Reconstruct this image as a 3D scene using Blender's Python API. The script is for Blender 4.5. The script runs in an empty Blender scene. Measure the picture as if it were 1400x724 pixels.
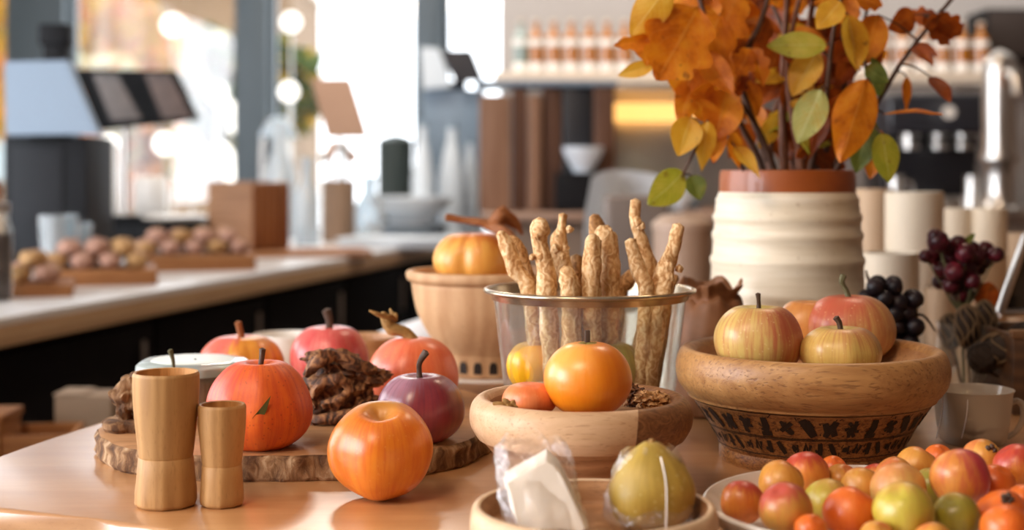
import bpy, bmesh, math, random
from math import sin, cos, pi, sqrt, atan2, exp
from mathutils import Vector, noise, Matrix
random.seed(7)
C = bpy.context.scene.collection
F = 1944.4; HZ = 235.0; H = 0.276          # focal length in px of a 1400 px frame, horizon row, eye height over the table top
def X(px, d): return (px-700)/F*d
def Z(py, d): return H-(py-HZ)/F*d
def P(px, py, d): return Vector((X(px, d), d, Z(py, d)))
def D0(py): return H*F/(py-HZ)             # distance of a point of the table top

# ------------------------------------------------------------------ materials
def lin(c):
    if isinstance(c, str):
        c = [int(c[i:i+2], 16)/255 for i in (0, 2, 4)]
    return tuple((v/12.92 if v <= .04045 else ((v+.055)/1.055)**2.4) for v in c[:3])+(1,)
class N:
    def __init__(s, name):
        s.m = bpy.data.materials.new(name); s.m.use_nodes = True
        s.t = s.m.node_tree; s.t.nodes.clear()
        s.out = s.t.nodes.new('ShaderNodeOutputMaterial')
    def n(s, typ, ins=None, **kw):
        q = s.t.nodes.new(typ)
        for k, v in kw.items(): setattr(q, k, v)
        for k, v in (ins or {}).items():
            if isinstance(v, bpy.types.NodeSocket): s.t.links.new(v, q.inputs[k])
            else: q.inputs[k].default_value = v
        return q
    def math(s, op, a, b=0.0, c=0.0, clamp=False):
        q = s.n('ShaderNodeMath', {0: a, 1: b, 2: c}, operation=op); q.use_clamp = clamp; return q.outputs[0]
    def coord(s, k='Object'): return s.n('ShaderNodeTexCoord').outputs[k]
    def mapp(s, v, scale=(1, 1, 1), loc=(0, 0, 0), rot=(0, 0, 0)):
        return s.n('ShaderNodeMapping', {'Vector': v, 'Scale': scale, 'Location': loc, 'Rotation': rot}).outputs[0]
    def noise(s, v, scale=5, detail=4, rough=.5, dist=0):
        return s.n('ShaderNodeTexNoise', {'Vector': v, 'Scale': scale, 'Detail': detail, 'Roughness': rough, 'Distortion': dist}).outputs[0]
    def ramp(s, f, stops):
        q = s.n('ShaderNodeValToRGB', {0: f}); e = q.color_ramp.elements
        while len(e) < len(stops): e.new(.5)
        for i, (p, c) in enumerate(stops):
            e[i].position = p; e[i].color = lin(c)
        return q.outputs[0]
    def step(s, f, a, b):
        q = s.n('ShaderNodeMapRange', {0: f, 1: a, 2: b}); q.interpolation_type = 'SMOOTHSTEP'; return q.outputs[0]
    def mix(s, f, a, b, mode='MIX'):
        q = s.n('ShaderNodeMix', data_type='RGBA', blend_type=mode); q.clamp_factor = True
        for k, v in ((0, f), (6, a), (7, b)):
            if isinstance(v, bpy.types.NodeSocket): s.t.links.new(v, q.inputs[k])
            else: q.inputs[k].default_value = lin(v) if (k != 0 and isinstance(v, str)) else v
        return q.outputs[2]
    def bump(s, h, st=.3, d=.001):
        return s.n('ShaderNodeBump', {'Height': h, 'Strength': st, 'Distance': d}).outputs[0]
    def bsdf(s, col, rough=.5, nrm=None, **k):
        ins = {'Base Color': lin(col) if isinstance(col, str) else col, 'Roughness': rough}
        if nrm is not None: ins['Normal'] = nrm
        names = {'metal': 'Metallic', 'spec': 'Specular IOR Level', 'coat': 'Coat Weight', 'croug': 'Coat Roughness', 'sss': 'Subsurface Weight',
                 'sr': 'Subsurface Radius', 'ss': 'Subsurface Scale', 'emc': 'Emission Color', 'em': 'Emission Strength', 'sheen': 'Sheen Weight'}
        for a, v in k.items(): ins[names[a]] = v
        q = s.n('ShaderNodeBsdfPrincipled', ins); s.done(q.outputs[0]); return q.outputs[0]
    def done(s, sh): s.t.links.new(sh, s.out.inputs[0])
def plain(name, col, rough=.5, var=.08, scale=30, bump=.05, **k):
    n = N(name); c = n.coord(); f = n.noise(c, scale, 4)
    col4 = lin(col); dark = tuple(v*(1-var*2) for v in col4[:3])+(1,)
    n.bsdf(n.mix(f, dark, col4), rough, n.bump(f, bump, .001), **k); return n.m
def wood(name, c1, c2, c3=None, sc=1, axis=0, rough=.5, pores=.35, bump=.25, spec=.4, coat=0, ring=0):
    n = N(name); c = n.coord(); st = [9, 9, 9]; st[axis] = 1.1
    v = n.mapp(c, tuple(a*sc for a in st))
    g = n.noise(v, 2.2, 6, .6, .8)
    w = n.n('ShaderNodeTexWave', {'Vector': v, 'Scale': .9, 'Distortion': 9.0, 'Detail': 3.0, 'Detail Scale': 1.2}, bands_direction='Z' if axis != 2 else 'X').outputs[1]
    st2 = [260, 260, 260]; st2[axis] = 22
    p = n.noise(n.mapp(c, tuple(a*sc for a in st2)), 1.0, 2, .6)
    f = n.math('ADD', n.math('MULTIPLY', g, .7), n.math('MULTIPLY', w, .3))
    col = n.ramp(f, [(.25, c1), (.75, c2)])
    pp = n.step(p, .56, .72)
    col = n.mix(n.math('MULTIPLY', pp, pores), col, c3 or c1)
    hh = n.math('SUBTRACT', f, n.math('MULTIPLY', pp, .5))
    n.bsdf(col, rough, n.bump(hh, bump, .0008), spec=spec, coat=coat, croug=.34); return n.m
def fruitmat(name, cols, streak=None, sa=.6, speck=None, spa=.5, blush=None, bdir=(1, 0, .3), bw=(-.2, .6), top=None, k=5, rough=.38, z0=.0, h=.08, coat=.25, scl=1.0, bump=.08, soft=False):
    """skin: mottled ground colours, meridian streaks, dots, a blush on one cheek, a tint around the stem"""
    n = N(name); c = n.coord()
    base = n.ramp(n.noise(c, 22*scl, 4, .6), [(.3+.4*i/max(1, len(cols)-1), q) for i, q in enumerate(cols)])
    sep = n.n('ShaderNodeSeparateXYZ', {0: c})
    flat = n.n('ShaderNodeCombineXYZ', {0: sep.outputs[0], 1: sep.outputs[1], 2: 0.0}).outputs[0]
    un = n.n('ShaderNodeVectorMath', {0: flat}, operation='NORMALIZE').outputs[0]
    un = n.n('ShaderNodeVectorMath', {0: un, 'Scale': float(k)}, operation='SCALE').outputs[0]
    ad = n.n('ShaderNodeCombineXYZ', {0: 0.0, 1: 0.0, 2: n.math('MULTIPLY', sep.outputs[2], 14*scl)}).outputs[0]
    sv = n.n('ShaderNodeVectorMath', {0: un, 1: ad}, operation='ADD').outputs[0]
    sn = n.noise(sv, 1.6, 5, .65)
    cc = n.n('ShaderNodeVectorMath', {0: c, 1: (0, 0, -h*.45)}, operation='ADD').outputs[0]
    nn = n.n('ShaderNodeVectorMath', {0: cc}, operation='NORMALIZE').outputs[0]
    if blush:
        dt = n.n('ShaderNodeVectorMath', {0: nn, 1: Vector(bdir).normalized()}, operation='DOT_PRODUCT').outputs[1]
        dt = n.math('ADD', dt, n.math('MULTIPLY', n.math('SUBTRACT', sn, .5), 1.3))
        base = n.mix(n.step(dt, bw[0], bw[1]), base, blush)
    if streak: base = n.mix(n.math('MULTIPLY', n.step(sn, .40, .68), sa), base, streak)
    if speck:
        vo = n.n('ShaderNodeTexVoronoi', {'Vector': c, 'Scale': 190*scl}).outputs[0]
        base = n.mix(n.math('MULTIPLY', n.math('SUBTRACT', 1.0, n.step(vo, .07, .22)), spa), base, speck)
    if top:
        zz = n.math('DIVIDE', sep.outputs[2], h)
        rr = n.n('ShaderNodeVectorMath', {0: flat}, operation='LENGTH').outputs[1]
        m_ = n.math('MULTIPLY', n.step(zz, .5, .6), n.math('SUBTRACT', 1.0, n.step(rr, h*.09, h*.34)))
        base = n.mix(n.math('MULTIPLY', m_, .85), base, top)
    b = n.bump(n.math('ADD', sn, n.noise(c, 160*scl, 2)), bump, .001)
    n.bsdf(base, rough, b, coat=coat, croug=.3, sss=.12, ss=.01, sr=(1, .45, .2)); return n.m
def clear(name, tint='f4f8f6', rough=.03, body=.06, gloss=1.0, bump=0, bs=40, haze='ffffff'):
    """thin clear sheet: see-through, mirror-like towards grazing angles, a little haze"""
    n = N(name); c = n.coord(); nr = {}
    if bump:
        h = n.noise(c, bs, 5, .65, .6); nr['Normal'] = n.bump(h, bump, .004)
    tr = n.n('ShaderNodeBsdfTransparent', {0: lin(tint)}).outputs[0]
    gl = n.n('ShaderNodeBsdfGlossy', {'Color': (1, 1, 1, 1), 'Roughness': rough, **nr}).outputs[0]
    lw = n.n('ShaderNodeLayerWeight', {'Blend': .5, **nr}).outputs[1]
    fr = n.math('ADD', .04, n.math('MULTIPLY', n.math('POWER', lw, 4.0), .9))
    fr = n.math('MULTIPLY', fr, gloss, clamp=True)
    a = n.n('ShaderNodeMixShader', {0: fr, 1: tr, 2: gl}).outputs[0]
    df = n.n('ShaderNodeBsdfDiffuse', {0: lin(haze)}).outputs[0]
    b = n.n('ShaderNodeMixShader', {0: body, 1: a, 2: df}).outputs[0]
    n.done(b); return n.m
def emit(name, col, st):
    n = N(name); e = n.n('ShaderNodeEmission', {0: lin(col), 1: st}).outputs[0]; n.done(e); return n.m

# ------------------------------------------------------------------ objects
def tag(o, label=None, cat=None, group=None, kind=None):
    if label: o['label'] = label
    if cat: o['category'] = cat
    if group: o['group'] = group
    if kind: o['kind'] = kind
    return o
def thing(name, label, cat, loc=(0, 0, 0), rz=0, group=None):
    o = bpy.data.objects.new(name, None); C.objects.link(o); o.location = loc; o.rotation_euler = (0, 0, rz)
    o.empty_display_size = .02
    return tag(o, label, cat, group)
def obj(name, bm, mat, parent=None, sharp=40, smooth=True, loc=None):
    me = bpy.data.meshes.new(name)
    bmesh.ops.recalc_face_normals(bm, faces=bm.faces)
    bm.to_mesh(me); bm.free()
    if smooth:
        for p in me.polygons: p.use_smooth = True
        me.set_sharp_from_angle(angle=math.radians(sharp))
    for m in (mat if isinstance(mat, (list, tuple)) else [mat]): me.materials.append(m)
    o = bpy.data.objects.new(name, me); C.objects.link(o)
    if parent: o.parent = parent
    if loc is not None: o.location = loc
    return o
def struct(name, bm, mat, parent=None, **k):
    o = obj(name, bm, mat, parent, **k)
    if not parent: o['kind'] = 'structure'
    return o
def dup(root, loc, rz=0, label=None, group=None, sc=None):
    r = root.copy(); C.objects.link(r); r.location = loc; r.rotation_euler = (0, 0, rz)
    if label: r['label'] = label
    if group: r['group'] = group
    if sc: r.scale = (sc, sc, sc)
    for ch in list(root.children):
        c = ch.copy(); C.objects.link(c); c.parent = r
        for g in ch.children:
            d = g.copy(); C.objects.link(d); d.parent = c
    return r
def lathe(bm, prof, seg=64, ox=0, oy=0, oz=0, fn=None, close=False):
    rings = []
    for i, (r, z) in enumerate(prof):
        if r <= 1e-6: rings.append([bm.verts.new((ox, oy, oz+z))]); continue
        ring = []
        for j in range(seg):
            a = 2*pi*j/seg; rr, zz = (fn(r, z, a) if fn else (r, z))
            ring.append(bm.verts.new((ox+rr*cos(a), oy+rr*sin(a), oz+zz)))
        rings.append(ring)
    pairs = list(zip(rings, rings[1:]))
    if close: pairs.append((rings[-1], rings[0]))
    for A, B in pairs:
        for j in range(seg):
            k = (j+1) % seg
            if len(A) == 1 and len(B) == 1: continue
            if len(A) == 1: bm.faces.new((A[0], B[j], B[k]))
            elif len(B) == 1: bm.faces.new((A[j], A[k], B[0]))
            else: bm.faces.new((A[j], A[k], B[k], B[j]))
    return rings
def smooth_prof(pts, n=5):
    out = []
    for i in range(len(pts)-1):
        p0 = pts[max(i-1, 0)]; p1 = pts[i]; p2 = pts[i+1]; p3 = pts[min(i+2, len(pts)-1)]
        for k in range(n):
            t = k/n
            out.append(tuple(.5*((2*p1[q])+(-p0[q]+p2[q])*t+(2*p0[q]-5*p1[q]+4*p2[q]-p3[q])*t*t+(-p0[q]+3*p1[q]-3*p2[q]+p3[q])*t**3) for q in range(len(p1))))
    out.append(tuple(pts[-1])); return out
def box(bm, x0, x1, y0, y1, z0, z1, bev=0, rot=None):
    r = bmesh.ops.create_cube(bm, size=1)
    vs = r['verts']
    for v in vs: v.co = Vector(((x0+x1)/2+v.co.x*(x1-x0), (y0+y1)/2+v.co.y*(y1-y0), (z0+z1)/2+v.co.z*(z1-z0)))
    if rot:
        ce = Vector(((x0+x1)/2, (y0+y1)/2, (z0+z1)/2))
        M_ = Matrix.Translation(ce) @ rot.to_4x4() @ Matrix.Translation(-ce)
        for v in vs: v.co = M_ @ v.co
    if bev:
        es = list({e for v in vs for e in v.link_edges})
        bmesh.ops.bevel(bm, geom=es, offset=bev, segments=3, affect='EDGES', profile=.5)
def boxm(*a, **k):
    bm = bmesh.new(); box(bm, *a, **k); return bm
def latm(*a, **k):
    bm = bmesh.new(); lathe(bm, *a, **k); return bm
def tube(bm, pts, rad, seg=10, n=5, rough=0, seed=0, cap=True, flat=1.0):
    """tube along smoothed points; rad is one radius or one per point"""
    if not isinstance(rad, (list, tuple)): rad = [rad]*len(pts)
    q = smooth_prof([(p[0], p[1], p[2], r) for p, r in zip(pts, rad)], n) if n > 1 else [(p[0], p[1], p[2], r) for p, r in zip(pts, rad)]
    up = Vector((0.13, 0.97, 0.2)); rings = []
    for i, p in enumerate(q):
        a = Vector(q[max(i-1, 0)][:3]); b = Vector(q[min(i+1, len(q)-1)][:3]); t = (b-a)
        t = t.normalized() if t.length > 1e-9 else Vector((0, 0, 1))
        s = t.cross(up)
        if s.length < 1e-3: s = t.cross(Vector((1, 0, 0)))
        s.normalize(); u = s.cross(t).normalized(); ring = []
        for j in range(seg):
            an = 2*pi*j/seg; d = s*cos(an)+u*sin(an)*flat
            r = p[3]
            if rough: r *= 1+rough*noise.noise(Vector((p[0]*90+seed*7+d.x*1.3, p[1]*90+d.y*1.3, p[2]*60+d.z*1.3)))+rough*.5*noise.noise(Vector((d.x*3+seed, d.y*3, p[2]*200)))
            ring.append(bm.verts.new(Vector(p[:3])+d*r))
        rings.append(ring)
    for A, B in zip(rings, rings[1:]):
        for j in range(seg): bm.faces.new((A[j], A[(j+1) % seg], B[(j+1) % seg], B[j]))
    if cap:
        for R, s_ in ((rings[0], -1), (rings[-1], 1)):
            ce = sum((v.co for v in R), Vector())/seg
            i = 0 if s_ < 0 else len(q)-1; k = 1 if s_ < 0 else len(q)-2
            dr = (Vector(q[i][:3])-Vector(q[k][:3])); dr = dr.normalized() if dr.length else Vector((0, 0, 1))
            c = bm.verts.new(ce+dr*q[i][3]*.45)
            for j in range(seg): bm.faces.new((R[j], R[(j+1) % seg], c))
def tubem(*a, **k):
    bm = bmesh.new(); tube(bm, *a, **k); return bm
def blob(bm, c, r, sub=3, amp=.1, fr=1.0, seed=0, sc=(1, 1, 1)):
    g = bmesh.ops.create_icosphere(bm, subdivisions=sub, radius=1)
    for v in g['verts']:
        d = v.co.normalized()
        k = 1+amp*noise.noise(d*fr*1.7+Vector((seed*3.1, seed, 0)))+amp*.5*noise.noise(d*fr*4+Vector((seed, 0, seed)))
        v.co = Vector((c[0]+d.x*r*k*sc[0], c[1]+d.y*r*k*sc[1], c[2]+d.z*r*k*sc[2]))
def fruit_bm(r, h, lobes=5, la=.03, dt=.25, db=.1, sharp=0, w=.42, seed=0, wide=.0, nz=.02, lean=0, tilt=0):
    """fruit body standing on z=0: r widest radius, h height, lobes ribs of amplitude la, dt/db dimples"""
    bm = bmesh.new(); seg = 72; NR = 40; rings = []
    for i in range(NR+1):
        ph = pi*i/NR; s = sin(ph)**(.92); cz = cos(ph)
        ring = []
        for j in range(seg if 0 < i < NR else 1):
            a = 2*pi*j/seg
            lob = cos(lobes*a+seed) if not sharp else (abs(cos(lobes*a/2+seed))**.45*2-1.3)
            fall = sin(ph)**.5
            k = 1+la*lob*fall+nz*noise.noise(Vector((cos(a)*1.2+seed*5, sin(a)*1.2, cz*1.3)))*fall*2
            rr = r*s*k*(1+wide*cz)
            z = h/2*cz
            g = rr/(r*w)
            z -= dt*h*exp(-g*g)*(1 if cz > 0 else 0)*(1+.2*la*10*lob*(g if g < 1 else 1))
            gb = rr/(r*.35)
            z += db*h*exp(-gb*gb)*(1 if cz < 0 else 0)
            ring.append(bm.verts.new((rr*cos(a)+lean*z, rr*sin(a), z)))
        rings.append(ring)
    for A, B in zip(rings, rings[1:]):
        for j in range(seg):
            k = (j+1) % seg
            if len(A) == 1: bm.faces.new((A[0], B[j], B[k]))
            elif len(B) == 1: bm.faces.new((A[j], A[k], B[0]))
            else: bm.faces.new((A[j], A[k], B[k], B[j]))
    cz0 = rings[0][0].co.z
    if tilt:
        R_ = Matrix.Rotation(tilt, 3, 'X')
        for v in bm.verts: v.co = R_ @ v.co
    mz = min(v.co.z for v in bm.verts)
    for v in bm.verts: v.co.z -= mz
    top = max(v.co.z for v in bm.verts); cz_ = rings[0][0].co.z
    return bm, cz_
# ------------------------------------------------------------------ materials used up front
m_table = wood('pale_maple', 'ba8452', 'cd9865', 'a06c3e', sc=1.6, axis=0, rough=.25, pores=.25, bump=.06, spec=.8, coat=1.0)
m_beech = wood('turned_beech', 'ab7d4a', 'c69860', '85592e', sc=3.2, axis=2, rough=.55, pores=.3, bump=.12)
m_beechin = wood('turned_beech_inside', 'bd8246', 'd59d5f', '8f6238', sc=3.2, axis=2, rough=.5, pores=.3)
m_ash = wood('light_bowl_wood', 'c39a74', 'd9b795', '94663f', sc=2.4, axis=0, rough=.55, pores=.55, bump=.3)
m_oak = wood('brown_bowl_wood', '8d5f3b', 'b98a60', '5b3519', sc=2.6, axis=0, rough=.5, pores=.55, bump=.3)
m_carvedbowl = wood('tan_bowl_wood', 'a9784e', 'c79b70', '6d4426', sc=1.7, axis=0, rough=.48, pores=.6, bump=.35, coat=.1)
m_backbowl = wood('weathered_bowl_wood', 'bb9066', 'd2aa80', '9d6f48', sc=1.5, axis=2, rough=.6, pores=.3, bump=.3)
m_tray = wood('pale_tray_wood', 'c9a680', 'dfc3a0', 'a57d55', sc=2, axis=0, rough=.5, pores=.3, bump=.15)
m_slabtop = wood('slab_top_wood', '9b6c42', 'bf8f62', '5f3b20', sc=1.2, axis=0, rough=.55, pores=.3, bump=.2)
def bark():
    n = N('rough_bark'); c = n.coord()
    a = n.noise(n.mapp(c, (60, 60, 22)), 1.3, 7, .7, 1.2)
    b = n.n('ShaderNodeTexVoronoi', {'Vector': n.mapp(c, (60, 60, 26)), 'Scale': 1.1}).outputs[0]
    f = n.math('ADD', n.math('MULTIPLY', a, .7), n.math('MULTIPLY', b, .4))
    col = n.ramp(f, [(.3, '24140b'), (.47, '64401f'), (.6, '96704a'), (.8, 'd0b48e')])
    n.bsdf(col, .85, n.bump(f, .9, .004)); return n.m
m_bark = bark()
def drift(name, cs, k=1.0, bp=.5):
    n = N(name); c = n.coord()
    a = n.noise(n.mapp(c, (30*k, 30*k, 12*k)), 2.0, 7, .68, 2.2)
    w = n.n('ShaderNodeTexWave', {'Vector': c, 'Scale': 40.0*k, 'Distortion': 14.0, 'Detail': 3.0, 'Detail Scale': 2.0}).outputs[1]
    f = n.math('ADD', n.math('MULTIPLY', a, .75), n.math('MULTIPLY', w, .25))
    col = n.ramp(f, [(.3, cs[0]), (.5, cs[1]), (.7, cs[2])])
    n.bsdf(col, .75, n.bump(f, bp, .003)); return n.m
m_drift = drift('driftwood_grain', ('2e190c', '73482a', 'a67548'), .7, .4)
m_root = drift('dried_root_skin', ('b07a44', 'd6aa74', 'f0d2a4'), 1.0, .3)
m_rootdark = drift('dried_root_skin_brown', ('7d5228', 'b4834c', 'd0a26c'), 1.3)
m_stem = plain('brown_stem', '5b4230', .7, .3, 300, .4)
m_stemg = plain('olive_stem', '6f6a45', .7, .3, 300, .4)
m_stemo = plain('tan_stem', 'a8642f', .7, .3, 300, .4)
m_dry = plain('dried_calyx', 'b98a48', .8, .35, 200, .5)
m_white = plain('white_glaze', 'efe9e0', .25, .03, 20, .02, coat=.4)
m_glass = clear('clear_glass', 'f8f9f6', .03, .035, .9)
m_glassl = clear('frosted_lid_glass', 'dfeae6', .18, .35, 1.6, haze='dfe9e6')
m_wrap = clear('crinkled_plastic_wrap', 'ffffff', .1, .03, 2.0, 1.0, 60)
m_mugglass = clear('smoky_mug_glass', 'e8e2d8', .1, .42, 1.2, haze='cbbcab')
m_steel = plain('brushed_metal', 'cfcac4', .28, .05, 80, .03, metal=1.0)
m_brass = plain('warm_metal_rim', 'c9b79c', .25, .05, 80, .03, metal=.9)
m_terra = plain('terracotta_glaze', 'a4541f', .45, .15, 20, .1, coat=.2)
m_black = plain('black_matt', '101013', .6, .1, 20, .02, spec=.2)
m_char = plain('burnt_carving_black', '2a1a10', .7, .2, 200, .3)
def ceramic():
    n = N('cream_stoneware'); c = n.coord()
    z = n.mapp(c, (8, 8, 120)); f = n.noise(z, 1.0, 4, .6)
    sp = n.step(n.noise(c, 130, 2, .5), .68, .74)
    col = n.mix(n.math('MULTIPLY', sp, .35), n.ramp(f, [(.3, 'd3c3a6'), (.7, 'e8dcc6')]), '9b7c58')
    n.bsdf(col, .5, n.bump(f, .2, .001), coat=.15, croug=.35); return n.m
m_cream = ceramic()

# ------------------------------------------------------------------ the display table
def rounded(pts, rad):
    out = []
    for i, p in enumerate(pts):
        a = Vector(pts[i-1]); b = Vector(p); c = Vector(pts[(i+1) % len(pts)]); r = rad[i]
        u = (a-b).normalized(); v = (c-b).normalized()
        for k in range(9):
            t = k/8; out.append(tuple((b+u*r)*(1-t)**2+b*2*t*(1-t)+(b+v*r)*t*t))
    return out
def slab_bm(outline, z0, z1, bev=.004):
    bm = bmesh.new()
    vs = [bm.verts.new((x, y, z0)) for x, y in outline]; f = bm.faces.new(vs)
    r = bmesh.ops.extrude_face_region(bm, geom=[f])
    for v in r['geom']:
        if isinstance(v, bmesh.types.BMVert): v.co.z = z1
    es = [e for e in bm.edges if abs(e.verts[0].co.z-e.verts[1].co.z) < 1e-6]
    bmesh.ops.bevel(bm, geom=es, offset=bev, segments=3, affect='EDGES', profile=.5)
    return bm
tb = thing('display_table', 'pale maple display table with a rounded corner carrying the fruit bowls', 'table', (.4, 1.7, -.75))
out = rounded([(-.525, 1.205), (-.24, 1.095), (.02, .74), (1.5, .74), (1.5, 2.8), (-.15, 2.8), (-.49, 1.42)], [.07, .1, .1, .1, .1, .1, .06])
obj('table_top', slab_bm([(x-.4, y-1.7) for x, y in out], .712, .75, .005), m_table, tb)
for lx, ly in ((.2, 1.0), (1.35, .95), (.1, 2.6), (1.35, 2.6)):
    obj('leg', tubem([(lx-.4, ly-1.7, 0), (lx-.4, ly-1.7, .712)], [.022, .03], n=1, seg=20), m_black, tb)
obj('apron', boxm(-.3, .95, -.65, .9, .62, .712), m_black, tb)

# ------------------------------------------------------------------ turned wooden cups
def cup(label, px, d, rt, rw, rb, h, hw):
    t = thing('wooden_cup', label, 'cup', (X(px, d), d, 0), group='turned wooden cups')
    def facet(r, z, a):
        q = max(0, 1-z/(hw*.8)); q = q if z < hw else 0
        pol = cos(pi/10)/cos(((a+.2) % (pi/5))-pi/10)
        return r*(1-q*.9+q*.9*pol*1.02), z
    pr = [(0, .001), (rb-.003, 0), (rb-.0005, .002)]
    pr += [(rb, .004), (rb*.995, hw*.3), (rw+(rb-rw)*.45, hw*.65), (rw*1.01, hw*.975), (rw*.985, hw*.99)]+smooth_prof([(rw*.99, hw), (rw*1.015, hw*1.08), (rw+(rt-rw)*.55, hw+(h-hw)*.36), (rw+(rt-rw)*.88, hw+(h-hw)*.62), (rt, hw+(h-hw)*.85), (rt, h-.002)], 5)
    pr += [(rt-.0012, h), (rt-.003, h-.0005)]
    obj('cup_wall', latm(pr, 80, fn=facet), m_beech, t, sharp=50)
    obj('hollow', latm([(rt-.003, h-.0005), (rt-.0036, h*.8), (rw*.8, hw*1.2), (0, hw*1.15)], 64), m_beechin, t)
    return t
cup('tall turned beech cup pinched below its middle, left of the shorter one', 227, 1.18, .0272, .0222, .0255, .1105, .041)
cup('short turned beech cup pinched below its middle, right of the taller one', 303.5, 1.18, .0198, .0162, .0182, .0838, .034)

# ------------------------------------------------------------------ bark-edged slab with fruit
sl = thing('wood_slab', 'round bark-edged tree slice serving as a platter for the red and orange fruit', 'board', (-.212, 1.487, 0))
def slab_r(a, s=0):
    x, y = cos(a), sin(a)
    return (abs(x)**2.7+abs(y)**2.7)**(-1/2.7)+.05*noise.noise(Vector((x*1.5+s, y*1.5, 0)))+.022*noise.noise(Vector((x*7+s, y*7, 2)))
bm = bmesh.new(); seg = 220
rows = [(.985, .0), (1.0, .004), (.99, .012), (1.0, .019), (.985, .0232)]
R = []
for k, z in rows:
    R.append([bm.verts.new((.202*k*slab_r(2*pi*j/seg)*cos(2*pi*j/seg)*(1+.016*noise.noise(Vector((j*.9, z*80, 1)))), .222*k*slab_r(2*pi*j/seg)*sin(2*pi*j/seg)*(1+.016*noise.noise(Vector((j*.9, z*80, 1)))), z)) for j in range(seg)])
for A, B in zip(R, R[1:]):
    for j in range(seg): bm.faces.new((A[j], A[(j+1) % seg], B[(j+1) % seg], B[j]))
obj('bark', bm, m_bark, sl, sharp=60)
bm = bmesh.new(); R = []
for k, z in ((.985, .0232), (.95, .0245), (.6, .0242), (.3, .0240)):
    R.append([bm.verts.new((.202*k*slab_r(2*pi*j/seg)*cos(2*pi*j/seg), .222*k*slab_r(2*pi*j/seg)*sin(2*pi*j/seg), z)) for j in range(seg)])
R.append([bm.verts.new((0, 0, .024))])
for A, B in zip(R, R[1:]):
    for j in range(seg):
        if len(B) == 1: bm.faces.new((A[j], A[(j+1) % seg], B[0]))
        else: bm.faces.new((A[j], A[(j+1) % seg], B[(j+1) % seg], B[j]))
obj('sawn_top', bm, m_slabtop, sl)
ST = .0243
# small second slice and bark chunk at the left end
t = thing('bark_slice', 'small thin bark slice lying on the left end of the big tree slice', 'wood', (X(176, 1.39), 1.39, ST))
bm = latm([(0, 0), (.022, 0), (.0255, .004), (.025, .009), (.021, .0115), (0, .0115)], 60, fn=lambda r, z, a: (r*(1+.16*noise.noise(Vector((cos(a)*2, sin(a)*2, z*60)))), z))
obj('slice', bm, m_bark, t)
bm = bmesh.new(); blob(bm, (0, 0, .0215), .022, 4, .35, 1.3, 3, (.85, .9, 1.0))
t = thing('bark_chunk', 'upright knobbly bark chunk behind the tall wooden cup', 'wood', (X(181, 1.39), 1.39, ST+.0095))
obj('chunk', bm, m_bark, t)

def stem_on(t, zc, pts, rad, mat, name='stem', seed=1):
    return obj(name, tubem([(a, b, zc+c) for a, b, c in pts], rad, seg=12, rough=.25, seed=seed), mat, t)
def fruit(name, label, px, py, d, rpx, hpx, mat, base=None, group=None, stem=None, srad=None, smat=None, cat='fruit', rz=0, scn=None, **k):
    r = rpx/F*d; h = hpx/F*d*.98
    z = base if base is not None else Z(py, d)-h/2
    t = thing(name, label, cat, (X(px, d), d, z), rz, group)
    bm, zc = fruit_bm(r, h, **k)
    obj('flesh', bm, mat(h) if callable(mat) else mat, t, sharp=180)
    if stem:
        s = d/F; stem_on(t, zc-.004, [(0, 0, 0)]+[(a*s, b*s, c*s+.004) for a, b, c in stem], [q*s for q in srad], smat or m_stem)
    return t
G = 'fruit on and around the tree slice'
m_speckle = fruitmat('speckled_orange_skin', ['d6560f', 'e2661a', 'e87826'], '#c23a1c'[1:], .55, 'a8381a', .65, 'd8503e', (-.9, -.2, .5), (.4, 1.1), None, 6, .5, h=.09, bump=.25, coat=.1)
a = fruit('gourd', 'red-orange speckled squash with faint ribs between the short wooden cup and driftwood', 355, 556, 1.305, 71.5, 134, m_speckle, base=ST-.001, group=G, lobes=9, la=.018, dt=.13, db=.06, w=.3, wide=-.1,
          stem=[(2, 0, 8), (4, 0, 26)], srad=[4.5, 3.6, 4.6], smat=m_stem)
# leaf scrap stuck on the squash
bm = bmesh.new()
def on(a_, zz, rr=.0485): return Vector((rr*cos(a_), rr*sin(a_), zz))
L_ = [(-.16, .000), (-.03, .016), (.06, .024), (.2, .0315), (.42, .043), (.33, .03), (.16, .014), (.02, .001)]
vs = []
for u_, z_ in L_:
    an = -pi/2+u_*.9+.0; ph = (z_+.012)
    rr = .0495*sin(math.acos(max(-1, min(1, (ph-.045)/.0475))))**.92*1.01
    vs.append(bm.verts.new((rr*cos(an), rr*sin(an), ph)))
bm.faces.new(vs); r_ = bmesh.ops.solidify(bm, geom=bm.faces[:], thickness=.0012)
obj('leaf_scrap', bm, plain('dull_green_leaf', '6b6a2c', .7, .3, 100, .2), a)
m_oapple = fruitmat('golden_orange_skin', ['e0761a', 'e68420', 'ea9230'], 'd45a14', .6, 'f2b060', .25, None, top='c88a3a', k=7, h=.08, bump=.1, rough=.36)
fruit('orange_apple', 'big golden-orange apple without a stem standing alone at the table front', 522, 628, 1.205, 70, 134, m_oapple, base=0, group=G, lobes=5, la=.03, dt=.15, db=.08, w=.26, wide=.06, seed=2, tilt=.34, nz=.03)
m_plum = fruitmat('purple_blush_sheen_skin', ['7a2632', '8a3038', '9a3e40'], '5a1a34', .5, None, .3, 'b08090', (-.75, -.1, .75), (.25, .95), None, 7, .33, h=.08, coat=.5)  # upper-left pink tint: part skin tone, part sheen put into the colour
fruit('purple_plum_squash', 'round purple fruit with a tall curved stem right of the golden apple', 575, 563, 1.335, 60, 104, m_plum, base=ST-.001, group=G, lobes=7, la=.02, dt=.14, db=.08, w=.3,
      stem=[(-2, 0, 12), (-1, 0, 27), (8, 0, 40)], srad=[6, 4, 4, 5], smat=m_stem)
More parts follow.
